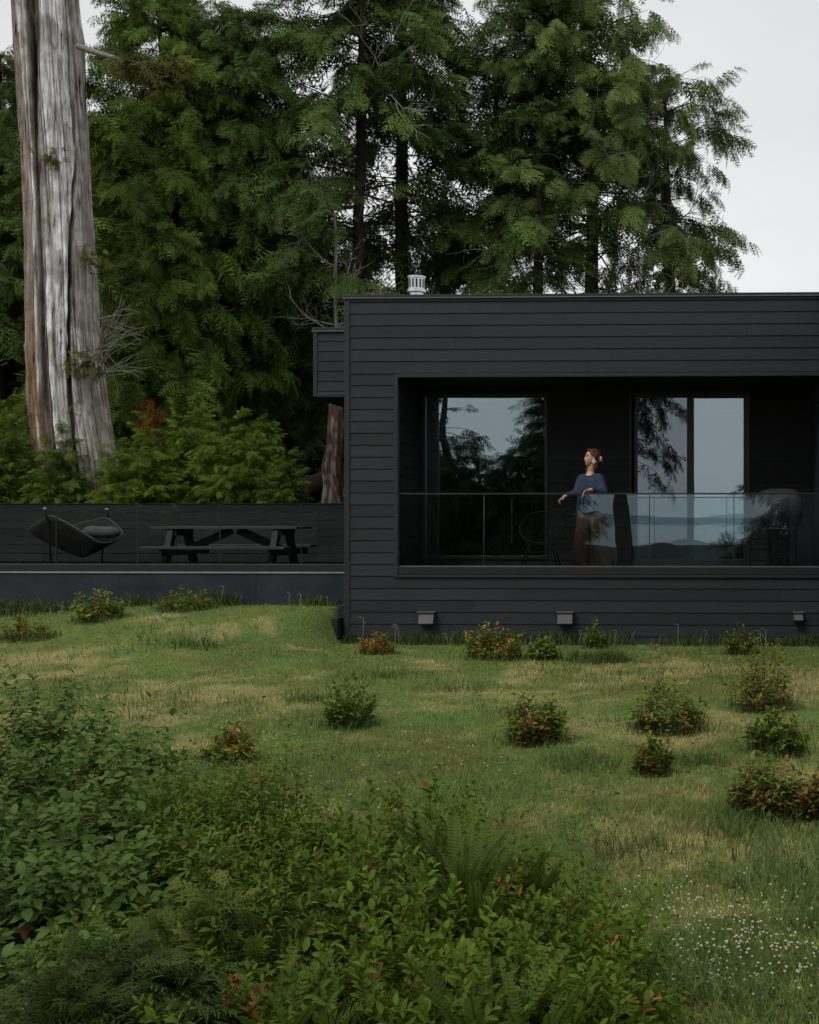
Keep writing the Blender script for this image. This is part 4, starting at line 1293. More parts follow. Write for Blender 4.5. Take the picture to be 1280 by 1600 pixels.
m, nt, out = new_mat("split_silver_wood"); L = nt.links.new
tcx = N(nt, "ShaderNodeTexCoord"); mpx = N(nt, "ShaderNodeMapping"); mpx.inputs["Scale"].default_value = (1, 1, .055); L(tcx.outputs["Object"], mpx.inputs[0])
n1 = N(nt, "ShaderNodeTexNoise", i_Scale=26, i_Detail=6, i_Roughness=.65); L(mpx.outputs[0], n1.inputs["Vector"])
n2 = N(nt, "ShaderNodeTexNoise", i_Scale=9, i_Detail=4, i_Roughness=.6); n2.inputs["Distortion"].default_value = .6; L(mpx.outputs[0], n2.inputs["Vector"])
n3 = N(nt, "ShaderNodeTexNoise", i_Scale=3.2, i_Detail=6); L(tcx.outputs["Object"], n3.inputs["Vector"])
crack = ramp(nt, n1.outputs["Fac"], [(.33, (.07, .06, .055)), (.39, (.72, .71, .70)), (.5, (1.05, 1.05, 1.05)), (.72, (1.45, 1.44, 1.43))])
split = ramp(nt, n2.outputs["Fac"], [(.30, (.14, .11, .10)), (.345, (.9, .9, .9)), (.6, (1.1, 1.1, 1.1))])
patch = ramp(nt, n3.outputs["Fac"], [(.35, (.70, .66, .62)), (.6, (1.12, 1.12, 1.12))])
acol = N(nt, "ShaderNodeAttribute", attribute_name="Col"); cur = acol.outputs["Color"]
for src in (crack, split, patch):
    mm = N(nt, "ShaderNodeMix", data_type='RGBA', blend_type='MULTIPLY'); mm.inputs[0].default_value = 1; L(cur, mm.inputs[6]); L(src, mm.inputs[7]); cur = mm.outputs[2]
pb = N(nt, "ShaderNodeBsdfPrincipled", i_Roughness=.9); pb.inputs["Specular IOR Level"].default_value = .1; L(cur, pb.inputs["Base Color"])
b1 = N(nt, "ShaderNodeBump", i_Strength=.9, i_Distance=.05); L(n1.outputs["Fac"], b1.inputs["Height"])
b2_ = N(nt, "ShaderNodeBump", i_Strength=.8, i_Distance=.08); L(n2.outputs["Fac"], b2_.inputs["Height"]); L(b1.outputs[0], b2_.inputs["Normal"]); L(b2_.outputs[0], pb.inputs["Normal"]); L(pb.outputs[0], out.inputs[0])
M["splitwood"] = m
M["snag"] = surf("bleached_wood", (.70, .68, .66), (1.2, 1.2, 1.2), 5.0, (4.5, 4.5, .22), rough=.85, bump=.7, spec=.15, col=True, fine=14, detail=8)
np_mesh("trunk", V.reshape(-1, 3) - so3, Fc, M["splitwood"], sn, col=C.reshape(-1, 3), smooth=True)


def moss(px, py, wpx, n, seed, colA=(.05, .06, .014), colB=(.14, .15, .03), dy=.0, parent=sn):
    rng = np.random.default_rng(seed)
    c = np.array(at(px, py, YS - .72 + dy)); s = wpx * YS / F
    P = c + rng.normal(0, 1, (n, 3)) * np.array([s * .35, s * .2, s * .4]) - np.array(parent.location)
    D = rng.normal(0, 1, (n, 3)) + np.array([0, -.6, -.5])
    V, Fc, C = scatter(CEDAR, P, frames(D, rng.normal(0, .6, n)), rng.uniform(.12, .24, n), colA, colB, rng)
    np_mesh("moss_tuft", V, Fc, M["needles"], parent, col=C)


moss(82, 243, 26, 26, 1); moss(146, 402, 30, 40, 2, dy=.35); moss(140, 566, 26, 46, 3, dy=.1); moss(112, 560, 18, 16, 4)
# its one living limb, and the bare twigs on its right side
rng = np.random.default_rng(31)
lp = [np.array(at(*q_)) - so3 for q_ in ((122, 72, 22.4), (142, 79, 22.0), (165, 86, 21.7), (192, 93, 21.5), (225, 99, 21.3), (262, 112, 21.1))]
V, Fc = tubes_np([np.array(lp)], [(.06, .012)], 8); lo = np_mesh("limb", V, Fc, M["palebark"], sn, smooth=True)
P = []; D = []
for k in range(70):
    q_ = rng.uniform(.42, 1.0) * 5; i0 = min(int(q_), 4); P.append(lp[i0] + (lp[i0 + 1] - lp[i0]) * (q_ - i0) + rng.normal(0, .06, 3))
    D.append(np.array([rng.uniform(.2, 1.2), rng.uniform(-.9, .5), rng.uniform(-.9, .15)]))
V, Fc, C = scatter(CEDAR, np.array(P), frames(np.array(D), rng.normal(0, .5, 70)), rng.uniform(.35, .75, 70), (.05, .055, .018), (.13, .135, .035), rng)
np_mesh("limb_foliage", V, Fc, M["needles"], lo, col=C)
ax = np.array([np.array(at(158, 600, 22.2)) - so3, np.array(at(150, 440, 22.2)) - so3]); ax = ax[np.argsort(ax[:, 2])]
paths = []; rads = []
for k in range(12):
    p = np.array(at(rng.uniform(150, 160), rng.uniform(470, 590), 22.1)) - so3; d = np.array([rng.uniform(.3, 1), rng.uniform(-.6, .1), rng.uniform(.1, 1.1)])
    for rep in range(4):
        q_ = p.copy(); dd = d + rng.normal(0, .3, 3); dd /= np.linalg.norm(dd); pts = [q_]
        for i_ in range(7):
            dd = dd + rng.normal(0, .15, 3); dd /= np.linalg.norm(dd); q_ = q_ + dd * rng.uniform(.09, .17); pts.append(q_)
        paths.append(np.array(pts)); rads.append((.011, .003))
V, Fc = tubes_np(paths, rads, 4); np_mesh("bare_twigs", V, Fc, M["palebark"], sn, smooth=True)

# smaller broken stump beside the house
YT = 23.5
st = tag(empty("tree_stump", at(526, 800, YT).to_tuple()), "narrow splintered grey stump seen under the overhanging left wing of the house", "stump")
V = []; C = []; na2 = 40; so4 = np.array(st.location)
for k, py in enumerate(np.linspace(600, 830, 50)):
    l = np.interp(py, [600, 640, 700, 730, 760, 830], [517, 516, 513, 508, 512, 500]); r_ = np.interp(py, [600, 640, 700, 740, 780, 830], [541, 541, 541, 542, 549, 560])
    a, b2 = at(l, py, YT), at(r_, py, YT); c_ = (a.x + b2.x) / 2; R0 = (b2.x - a.x) / 2
    t2_ = np.linspace(0, 2 * np.pi, na2, endpoint=False); n_ = NZ[1](t2_ * 4, np.full(na2, py * .012), 1.0); n3 = NZ[3](t2_ * 9, np.full(na2, py * .03), 1.0)
    rr = .75 + .5 * n_ + .12 * n3
    V.append(np.stack([c_ + R0 * rr * np.cos(t2_), YT + R0 * rr * np.sin(t2_), np.full(na2, a.z)], -1))
    n5 = NZ[4](t2_ * 7, np.full(na2, py * .11), 1.0); kk = (sstep(.5, .75, n3 * .6 + n5 * .4))[:, None]; C.append(np.array([.21, .175, .15]) * kk + np.array([.045, .033, .028]) * (1 - kk))
V = np.array(V).reshape(-1, 3) - so4
i = np.arange(49)[:, None] * na2; j = np.arange(na2)[None]; j2 = (j + 1) % na2
np_mesh("trunk", V, np.stack([i + j, i + na2 + j, i + na2 + j2, i + j2], -1).reshape(-1, 4), M["snag"], st, col=np.array(C).reshape(-1, 3), smooth=True)
# rotten log and the rust coloured bark hanging under the cedar
q = MB(); a, b2 = at(350, 820, 25.0), at(540, 742, 24.0)
q.tube([a.lerp(b2, k / 8) + Vector((0, 0, .03 * math.sin(k * 2))) for k in range(9)], [.24, .26, .25, .27, .25, .24, .26, .24, .2], 16)
tag(q.build("fallen_log", M["log"], smooth=True), "dark rotten fallen log left of the splintered stump", "log")


rng = np.random.default_rng(61); Yr = 23.6; a = at(232, 655, Yr); z0 = g1(a.x, Yr)
rs2 = tag(empty("dead_cedar", (a.x, Yr, z0)), "dead rust red young cedar among the green ones right of the bleached trunk", "dead tree")
n = 26; s = Yr / F
P = np.stack([rng.normal(0, 8, n) * s, rng.normal(0, .1, n), (a.z - z0) + rng.normal(0, 15, n) * s], -1)
D = np.stack([rng.normal(0, .5, n), rng.normal(0, .5, n), rng.uniform(-1.6, -.3, n)], -1)
V, Fc, C = scatter(CEDARC, P, frames(D, rng.normal(0, .5, n)), rng.uniform(.22, .45, n), (.15, .045, .014), (.30, .095, .026), rng, .35)
np_mesh("crown", V, Fc, M["needles"], rs2, col=C)
V, Fc = tubes_np([np.array([[0, 0, -.05], [.03, .02, (a.z - z0) * .6], [0, 0, a.z - z0 + .3]])], [(.06, .02)], 8)
np_mesh("trunk", V, Fc, M["rust"], rs2, smooth=True)


# ------------------------------------------------------------------ shrubs
def leaf_template(seed, wid=.5, fold=.16, curl=.25, pts=((0, .0), (.18, .62), (.42, 1.0), (.68, .85), (.88, .42), (1, 0.0)), petiole=.12):
    r = random.Random(seed); V = []; U = []; Fc = []
    for (t, w_) in pts:
        z = -curl * t * t * r.uniform(.9, 1.1); ww = wid * w_ * .5; wv = r.uniform(-.02, .02)
        V += [(petiole + t, -ww, z + fold * w_ * .5 + wv), (petiole + t, 0, z), (petiole + t, ww, z + fold * w_ * .5 - wv)]; U += [.15 + .5 * t, .55, .15 + .5 * t]
    for i in range(len(pts) - 1):
        a = i * 3
        Fc += [(a, a + 1, a + 4, a + 3), (a + 1, a + 2, a + 5, a + 4)]
    b_ = len(V); V += [(0, -.012, .0), (0, .012, 0), (petiole, .012, 0), (petiole, -.012, 0)]; U += [.1] * 4; Fc.append((b_, b_ + 1, b_ + 2, b_ + 3))
    return np.array(V, float), np.array(Fc), np.array(U, float)


OVATE = [leaf_template(i, .62, .18, .28) for i in range(3)]
SALAL = [leaf_template(5 + i, .50, .24, .12) for i in range(3)]
SMALL = [leaf_template(9 + i, .42, .14, .15, ((0, 0), (.3, .9), (.65, .8), (1, 0))) for i in range(2)]


def bush(label, x, y, h, rx, kind, seed, colA, colB, nstem=60, nleaf=20, size=.06, accents=None, group=None, name="shrub", ry=None, cat="shrub", upright=.55, spread=1.0, sprays=None, z=None, lf=(.45, 1.0), lowspread=0.0):
    """stems rising from one base to a rounded uneven top, leaves set along them"""
    rng = np.random.default_rng(seed); ry = ry or rx
    z0 = g1(x, y) if z is None else z
    root = tag(empty(name, (x, y, z0)), label, cat, group)
    paths = []; rads = []; P = []; D = []; S = []; CA = []; CB = []
    colA = np.array(colA); colB = np.array(colB)
    lump = lambda a_, r_: float(NZ[seed % 6](r_ * math.cos(a_) * 1.8 + seed, r_ * math.sin(a_) * 1.8, 1.0))
    for k in range(nstem):
        a = rng.random() * 2 * np.pi; rr = math.sqrt(rng.random())
        top = np.array([rx * rr * math.cos(a), ry * rr * math.sin(a), h * (1 - .55 * rr ** 2.2) * rng.uniform(.5, 1.18) * (.70 + .52 * lump(a, rr))])
        b0 = np.array([top[0] * (.3 + .5 * lowspread), top[1] * (.3 + .5 * lowspread), -.02])
        s = np.linspace(0, 1, 6)[:, None]
        mid = b0 * .4 + top * .6 + np.array([0, 0, h * .16]); mid[:2] *= .8
        pts = b0 * (1 - s) ** 2 + 2 * mid * s * (1 - s) + top * s * s + np.cumsum(rng.normal(0, .012 * h, (6, 3)), 0)
        paths.append(pts[:-1] * 1.0); rads.append((.002 + .0018 * h, .0008))
        acc = accents is not None and rng.random() < accents[0]
        az = rng.random() * 6.28
        if lowspread and rng.random() < .10: continue
        for q_ in np.linspace(lf[0], lf[1], nleaf):
            i = q_ * 5; i0 = min(int(i), 4); f_ = i - i0; p = pts[i0] * (1 - f_) + pts[i0 + 1] * f_
            tg = pts[i0 + 1] - pts[i0]; tg /= np.linalg.norm(tg) + 1e-9
            az += 2.4 + rng.normal(0, .25)
            o_ = np.array([math.cos(az), math.sin(az), 0]); o_ -= tg * o_.dot(tg); o_ /= np.linalg.norm(o_) + 1e-9
            up = upright + .5 * (q_ > .9)
            d = o_ + tg * up + np.array([0, 0, rng.normal(.0, .22)])
            P.append(p); D.append(d); S.append(size * rng.uniform(.6, 1.2) * (.75 + .25 * (1 - q_)))
            if acc and rng.random() < .7 or (accents is not None and rng.random() < accents[0] * (.25 + 1.1 * lowspread * (q_ < .5))):
                c_ = np.array(accents[1 + rng.integers(0, len(accents) - 1)]); CA.append(c_ * .8); CB.append(c_ * 1.1)
            else:
                w_ = rng.uniform(.75, 1.2); CA.append(colA * w_); CB.append(colB * w_ * np.array([1 + rng.uniform(-.15, .2), 1, 1]))
    V, Fc = tubes_np(paths, rads, 4); np_mesh("stems", V, Fc, M["stem"], root, smooth=True)
    P, D, S = np.array(P), np.array(D), np.array(S)
    if sprays is not None:
        tmpl = sprays
        Rm = frames(D, rng.normal(0, .5, len(P)))
    else:
        tmpl = kind; Rm = frames(D, rng.normal(0, .35, len(P)))
    V, Fc, C = scatter(tmpl, P, Rm, S, np.array(CA), np.array(CB), rng, .15)
    np_mesh("foliage", V, Fc, M["leaf"], root, col=C)
    return root


def pos(px, py, Y):
    """foreground shrub whose top shows at (px, py): ground point and height"""
    p = at(px, py, Y); return p.x, Y, (p.z - g1(p.x, Y)) * 1.13


OV_A, OV_B = (.072, .132, .026), (.130, .215, .050)
GF = "foreground shrubs along the bottom of the lawn"
k_ = 0
for (px, py, Y, rx, lab) in ((52, 1085, 7.6, .42, "broad leaved grey green shrub around the tall leafy shoot at the left"),
                             (160, 1120, 6.9, .50, "broad leaved grey green shrub, second from the left at the top of the thicket"),
                             (15, 1190, 6.2, .50, "broad leaved shrub at the left photo edge below the tall leafy shoot"),
                             (150, 1240, 5.7, .50, "broad leaved shrub in the middle of the left thicket beside the fine leaved huckleberry"),
                             (45, 1370, 4.9, .48, "dark broad leaved shrub in the lower left of the thicket"),
                             (215, 1210, 6.2, .38, "small broad leaved shrub at the right rim of the grey green thicket"),
                             (95, 1500, 4.25, .45, "dark broad leaved shrub in the bottom left corner"),
                             (-15, 1280, 5.4, .45, "broad leaved shrub cut by the left photo edge"),
                             (240, 1330, 5.0, .36, "broad leaved shrub between the grey green thicket and the huckleberry")):
    x, y, h = pos(px, py, Y)
    bush(lab, x, y, h, rx, OVATE, 300 + k_, OV_A, OV_B, 78, 17, .074, (.02, (.20, .10, .03)), GF, upright=.15); k_ += 1
# the tall shoot
x, y, h = pos(55, 1003, 7.5)
bush("single tall thin leafy shoot rising above the left thicket", x, y, h, .10, OVATE, 340, OV_A, OV_B, 1, 40, .062, None, GF, upright=.2, name="leafy_shoot", cat="shoot", lf=(.5, 1.0))
HU_A, HU_B = (.062, .112, .012), (.165, .240, .026)
for (px, py, Y, rx, lab) in ((330, 1195, 6.0, .48, "fine leaved yellow green huckleberry shrub at the top of the thicket below the orange shrub"),
                             (430, 1205, 5.7, .40, "fine leaved huckleberry shrub nearest the open lawn"),
                             (285, 1300, 5.2, .46, "fine leaved huckleberry shrub in the middle of the thicket"),
                             (430, 1320, 4.9, .44, "fine leaved huckleberry shrub left of the glossy salal"),
                             (205, 1440, 4.5, .44, "dark fine leaved huckleberry shrub in the lower left quarter"),
                             (380, 1440, 4.5, .44, "fine leaved huckleberry shrub behind the bottom ferns"),
                             (340, 1555, 3.95, .40, "fine leaved huckleberry shrub at the bottom edge")):
    x, y, h = pos(px, py, Y)
    bush(lab, x, y, h, rx, SMALL, 300 + k_, HU_A, HU_B, 170, 26, .052, (.03, (.22, .12, .03), (.16, .06, .02)), GF, upright=.35); k_ += 1
SA_A, SA_B = (.066, .118, .012), (.165, .245, .026)
SALR = (.04, (.26, .13, .03), (.20, .075, .025), (.30, .22, .06))
for (px, py, Y, rx, lab) in ((645, 1265, 5.6, .40, "glossy leaved salal shrub at the top of the thicket by the open lawn"),
                             (560, 1330, 5.0, .42, "glossy leaved salal shrub beside the fine leaved huckleberry"),
                             (755, 1320, 5.2, .40, "glossy leaved salal shrub behind the upright fern fronds"),
                             (655, 1400, 4.5, .44, "glossy leaved salal shrub with brown and red leaves in the centre of the thicket"),
                             (870, 1395, 4.8, .36, "glossy leaved salal shrub on the right slope of the thicket"),
                             (790, 1480, 4.2, .42, "glossy leaved salal shrub at the bottom beside the bottommost one"),
                             (955, 1470, 4.4, .30, "low glossy salal shrub at the right end of the thicket beside the white clover"),
                             (560, 1500, 4.0, .40, "glossy leaved salal shrub with red leaves at the bottom of the thicket"),
                             (690, 1545, 3.9, .38, "glossy leaved salal shrub at the very bottom between the two bottom ferns"),
                             (905, 1560, 3.95, .28, "bottommost salal shrub at the right end of the thicket")):
    x, y, h = pos(px, py, Y)
    bush(lab, x, y, h, rx, SALAL, 300 + k_, SA_A, SA_B, 84, 17, .058, SALR, GF, upright=.75); k_ += 1
for (px, py, Y, rx, lab, ca, cb) in ((330, 1470, 4.4, .30, "young cedar with flat yellow green sprays in the lower left of the thicket", (0.051, 0.082, 0.017), (0.145, 0.187, 0.037)),
                             (170, 1545, 4.0, .28, "young dark cedar at the bottom left of the thicket", (0.037, 0.061, 0.017), (0.093, 0.136, 0.034)),
                             (262, 1565, 3.95, .24, "small young cedar at the bottom edge", (0.034, 0.058, 0.017), (0.085, 0.128, 0.034)),
                             (420, 1440, 4.6, .24, "young cedar with spreading sprays beside the bottom fern", (0.044, 0.071, 0.017), (0.119, 0.162, 0.034))):
    x, y, h = pos(px, py, Y)
    bush(lab.replace("leafless looking ", ""), x, y, h, rx, None, 300 + k_, ca, cb, 46, 9, .22, None, GF, upright=.5, sprays=CEDAR, name="young_cedar"); k_ += 1

# ferns
def fern_template(seed):
    r = random.Random(seed); Q = []; n = 26
    def pt(t): return np.array([t * .92, 0, .32 * t - .42 * t * t])
    for i in range(n):
        t = .1 + .88 * i / n; L_ = .070 * math.sin(math.pi * min(1, .12 + t * .9)) ** .7 + .012
        for s in (-1, 1):
            b_ = pt(t); d = np.array([.42, s * .9, r.uniform(-.25, .05)]); d /= np.linalg.norm(d)
            e = b_ + d * L_; nrm = np.array([.9, -s * .42, 0]) * .0125
            Q.append([(b_ - nrm * .8, t), (b_ + nrm * .8, t), (b_ + (e - b_) * .6 + nrm * .9, t), (e, t)])
            Q.append([(b_ - nrm * .8, t), (e, t), (e, t), (b_ + (e - b_) * .6 - nrm * .9, t)])
    for i in range(8):
        a, b_ = pt(i / 8), pt((i + 1) / 8)
        Q.append([(a + [0, -.006, 0], 0), (a + [0, .006, 0], 0), (b_ + [0, .005, 0], 0), (b_ + [0, -.005, 0], 0)])
    return strips(Q)


FERN = [fern_template(i) for i in range(3)]
def fern(label, px, py, Y, n, ln, seed, up=(.7, 1.6)):
    rng = np.random.default_rng(seed); x, y, h = pos(px, py, Y); z = g1(x, y)
    a = rng.random(n) * 6.28; D = np.stack([np.cos(a), np.sin(a), rng.uniform(*up, n)], -1)
    P = np.stack([np.cos(a) * .04, np.sin(a) * .04, np.full(n, max(0.0, h - ln * .85))], -1)
    V, Fc, C = scatter(FERN, P, frames(D, rng.normal(0, .25, n)), ln * rng.uniform(.75, 1.1, n), (.062, .105, .018), (.125, .180, .034), rng, .15)
    root = tag(empty("fern", (x, y, z)), label, "fern", GF)
    np_mesh("fronds", V, Fc, M["leaf"], root, col=C)
    V, Fc = tubes_np([np.array([[0, 0, -.03], [0, 0, max(.05, h - ln * .8)]])], [(.03, .02)], 6); np_mesh("crown_base", V, Fc, M["stem"], root)


fern("sword fern with upright fronds among the salal in the centre of the thicket", 725, 1320, 4.9, 20, .42, 1, (1.4, 3.2))
fern("sword fern with long arching fronds at the bottom edge left of centre", 440, 1530, 4.0, 20, .45, 2)
fern("sword fern rising at the bottom edge under the salal", 765, 1530, 3.85, 18, .5, 3, (1.2, 2.6))
for (px, py, Y, n_, ln, sd, lab) in ((735, 1350, 4.8, 20, .50, 11, "upright blades of a sword fern standing just left of the centre salal"), (420, 1555, 3.9, 20, .5, 12, "sword fern at the bottom edge nearest the young cedar"), (505, 1560, 3.85, 16, .42, 13, "narrow sword fern at the bottom edge between two salal shrubs"), (700, 1310, 5.1, 18, .45, 14, "sword fern with thin blades at the upper rim of the thicket"), (830, 1560, 3.8, 16, .42, 15, "sword fern at the bottom edge near the clover")):
    fern(lab, px, py, Y, n_, ln, sd, (1.5, 3.6))
fern("small sword fern beside the young cedar", 470, 1395, 4.7, 14, .45, 4)
fern("sword fern with upright fronds at the right rim of the thicket", 830, 1330, 5.2, 16, .42, 5, (1.4, 3.2))

# shrubs dotted over the lawn
GL = "small shrubs growing out of the lawn"
OR = ((.36, .17, .035), (.30, .10, .03), (.36, .25, .05)); BR = ((.21, .115, .032), (.17, .085, .028), (.27, .18, .05))
lawn_sh = [  # px of centre, base py, width px, height px, accent share, accents, label
    (590, 1022, 56, 38, .75, OR, "small orange red shrub at the left foot of the house wall"),
    (775, 1030, 92, 64, .40, OR, "orange and green shrub against the house wall between the two vents"),
    (930, 1014, 36, 36, .12, BR, "small green shrub against the house wall below the woman"),
    (850, 1030, 44, 30, .05, BR, "small low green shrub against the house wall left of the woman"),
    (1158, 1022, 54, 44, .30, BR, "dark green shrub against the right part of the house wall"),
    (1190, 1108, 112, 98, .45, BR, "large brown and green shrub at the right, uppermost of three big ones"),
    (1212, 1178, 92, 66, .10, BR, "spreading green shrub between two brown shrubs at the right edge"),
    (1200, 1272, 120, 92, .50, BR, "large red brown shrub at the right, lowest of three big ones"),
    (1272, 1285, 60, 58, .70, BR, "red brown shrub cut by the right photo edge"),
    (1045, 1142, 118, 84, .22, BR, "wide dark green shrub with brown twigs on the right half of the lawn"),
    (1020, 1212, 58, 58, .45, BR, "small dark brown shrub below the wide green one on the lawn"),
    (838, 1162, 92, 82, .30, BR, "rounded green shrub with orange leaves in the middle of the lawn"),
    (545, 1136, 78, 74, .10, BR, "light green shrub on straw coloured grass left of the lawn centre"),
    (152, 968, 74, 48, .12, OR, "green shrub with one orange tip in front of the deck wall"),
    (287, 952, 86, 36, .25, BR, "yellowish low shrub in front of the deck wall under the picnic table"),
    (42, 998, 84, 38, .50, BR, "low straw brown shrub near the left end of the deck wall"),
    (357, 1190, 74, 48, .65, OR, "orange brown low shrub between the lawn and the thicket"),
]
for i, (px, py, wp, hp, ac, acol, lab) in enumerate(lawn_sh):
    p = hit(px, py); s = p.y / F
    ns = int(30 + wp * hp / 170)
    bush(lab, p.x, p.y, hp * s * .96, wp * s * .53, SALAL, 500 + i, (.090, .135, .024), (.175, .235, .045), int(ns * .85), 15, (.058, .074, .066, .082, .062)[i % 5], (ac * .7,) + acol, GL, name="lawn_shrub", upright=(.6, .3, .85, .45)[i % 4], lf=(.15, 1.0), lowspread=1.0)

# shrubs behind the fence: young cedars
GB = "young cedars behind the slat fence"
for i, (px, py, Y, rx, lab) in enumerate(((55, 625, 23.2, .75, "young cedar left of the foot of the bleached trunk"), (15, 680, 21.9, .6, "young cedar at the left photo edge behind the fence"),
                                 (92, 700, 21.7, .42, "low young cedar in front of the foot of the bleached trunk"),
                                 (225, 690, 22.0, .75, "young cedar right of the foot of the bleached trunk"), (290, 650, 22.7, .6, "pointed young cedar behind the hammock side of the picnic table"),
                                 (378, 640, 22.3, .85, "bright bushy young cedar behind the right half of the picnic table"), (180, 735, 21.5, .4, "low young cedar close to the fence right of the bleached trunk"),
                                 (440, 735, 21.9, .3, "smallest young cedar at the right end of the row behind the fence"))):
    p = at(px, py, Y); z0 = g1(p.x, Y)
    ca, cb = ((.046, .082, .012), (.185, .265, .036)) if i in (3, 4, 5, 6) else ((.040, .072, .014), (.150, .220, .036))
    bush(lab, p.x, Y, p.z - z0, rx, None, 700 + i, ca, cb, int(70 + rx * 90), 7, .44, None, GB, upright=.45, sprays=CEDARC, name="young_cedar", lf=(.22, 1.0))
# dark undergrowth under the trees
rng = np.random.default_rng(77); n = 900
X = rng.uniform(at(-150, 800, 27).x, at(640, 800, 27).x, n); Yv = rng.uniform(22.5, 33, n)
P = np.stack([X, Yv, ground(X, Yv) + rng.uniform(0, 1.5, n) * NZ[0](X, Yv, .7)], -1); a = rng.random(n) * 6.28
D = np.stack([np.cos(a), np.sin(a), rng.uniform(-.2, .9, n)], -1)
V, Fc, C = scatter(HEMLOCK, P, frames(D, rng.normal(0, .5, n)), rng.uniform(.5, 1.1, n), (.014, .022, .010), (.03, .045, .018), rng)
tag(np_mesh("undergrowth", V, Fc, M["needles"], col=C), "dark undergrowth covering the forest floor under the conifers", "undergrowth", kind="stuff")

# ------------------------------------------------------------------ trees on the seaward slope, mirrored in the panes, and two more added for shade
def mirror_x(px, Yplane, D):
    """x of something at distance D behind the camera that the plane at Yplane shows at photo column px"""
    a = at(px, 800, Yplane); return a.x * (2 * Yplane + D) / Yplane
GM = "trees on the seaward slope behind the photographer"
def seaward(label, px, D, h, radius, base, seed, tmpl, nbr, **kw):
    x = mirror_x(px, YB, D)
    q_ = conifer(label, 500, -D, h, radius, base, seed, tmpl, nbr, group=GM, **kw)
    q_.location.x = x; q_.location.z = g1(x, -D) - .1
    return q_
seaward("thin open conifer mirrored at the left side of the left window", 697, 16, 14.0, 2.0, 2.5, 201, HEMLOCK, 150, gaps=.25, density=3.0, power=.7, **DG)
seaward("low bushy conifer mirrored in the middle of the left window", 748, 15, 6.2, 2.3, .4, 202, HEMLOCK, 220, gaps=.2, density=3.5, power=.8, **DG)
seaward("dense round cedar mirrored at the right side of the left window", 858, 14, 8.8, 2.1, .4, 203, CEDARC, 320, gaps=.05, density=4, power=.45, **DG)
seaward("tall cedar with overhanging limbs mirrored in the left door panel", 978, 11, 17.0, 2.6, 5.2, 204, CEDARC, 170, gaps=.25, density=3.5, power=.4, side=.3, **DG)
seaward("tall high crowned cedar behind the photographer, its crown shading the thicket", 610, 5.5, 19.0, 3.0, 9.8, 206, CEDARC, 260, gaps=.2, density=2.0, power=.35, fl=(.8, 1.3), **DG)  # never in view; put in so that its crown darkens the thicket
seaward("tall high crowned cedar right behind the photographer, its crown shading the clover", 1250, 7.5, 19.0, 2.8, 9.8, 207, CEDARC, 260, gaps=.2, density=2.0, power=.35, fl=(.8, 1.3), **DG)  # second added tree, out of view, to shade the lower right
bp = seaward("bushy seaward conifer mirrored low in the glass railings", 812, 12, 5.6, 2.6, .2, 205, CEDARC, 200, gaps=.05, density=4, power=.6, **DG)
for px, D, sc_ in ((700, 12.5, 1.0), (640, 11.5, 1.08), (560, 13, 1.1), (470, 12, 1.15), (380, 13, 1.2), (290, 12, 1.2), (200, 13.5, 1.25), (110, 12, 1.2), (20, 13, 1.25), (-70, 12, 1.2), (880, 15, .85), (1245, 11, 1.0), (1320, 12, 1.1)):
    x = mirror_x(px, YB if px > 600 else YW + 1, D)
    copy_tree(bp, (x, -D, g1(x, -D) - .1), px * .37, sc_, "bushy seaward conifer mirrored low in the glass railings")

# ------------------------------------------------------------------ grass, clover, stalks
rng = np.random.default_rng(41)
def lawn_points(n, y0=2.6, y1=16.5, xr=(-1130, 420)):
    """points over the lawn the camera can see, evenly dense in the picture"""
    out = []; tot = 0
    while tot < n:
        k = n
        u = rng.random(k); Yv = 1 / (1 / y0 + (1 / y1 - 1 / y0) * (u ** .72))
        X = (rng.uniform(*xr, k)) / F * Yv
        m_ = ((Yv < YF - .05) & ((X < XR) | (Yv < YF - 4.6))) | ((X < XL - .15) & (Yv < YW - .02))
        out.append(np.stack([X[m_], Yv[m_]], -1)); tot += m_.sum()
    return np.concatenate(out)[:n]


def blades(name, pts, hmin, hmax, width, colfun, seed, lean=.55, label=None):
    rng = np.random.default_rng(seed); n = len(pts); X, Yv = pts[:, 0], pts[:, 1]
    Z = ground(X, Yv) - .004
    patch = NZ[3](X, Yv, 1.1) * .6 + NZ[2](X, Yv, 3.5) * .4
    hgt = (hmin + (hmax - hmin) * rng.random(n) ** 1.6) * (.55 + .95 * patch)
    a = rng.random(n) * 6.28; dx, dy = np.cos(a), np.sin(a)
    b2 = a + rng.normal(1.57, .6, n); wx, wy = np.cos(b2), np.sin(b2)
    dist = np.sqrt(X * X + Yv * Yv); ww = width * (.7 + .6 * rng.random(n)) * np.maximum(1, dist / 9)
    ln = lean * (rng.random(n) ** .8) * 1.5
    p0 = np.stack([X, Yv, Z], -1); W_ = np.stack([wx, wy, 0 * wx], -1) * ww[:, None] * .5
    p1 = p0 + np.stack([dx * ln * hgt * .35, dy * ln * hgt * .35, hgt * .62], -1); p2 = p0 + np.stack([dx * ln * hgt, dy * ln * hgt, hgt * (1 - .25 * ln)], -1)
    V = np.stack([p0 - W_, p0 + W_, p1 + W_ * .8, p1 - W_ * .8, p2], 1).reshape(-1, 3)
    o = np.arange(n)[:, None] * 5
    Fc = np.concatenate([o + np.array([[0, 1, 2]]), o + np.array([[0, 2, 3]]), o + np.array([[3, 2, 4]])])
    c = colfun(X, Yv, rng)
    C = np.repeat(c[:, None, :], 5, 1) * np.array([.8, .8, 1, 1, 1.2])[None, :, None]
    return tag(np_mesh(name, V, Fc, M["grass"], col=C.reshape(-1, 3)), label, "grass", kind="stuff")


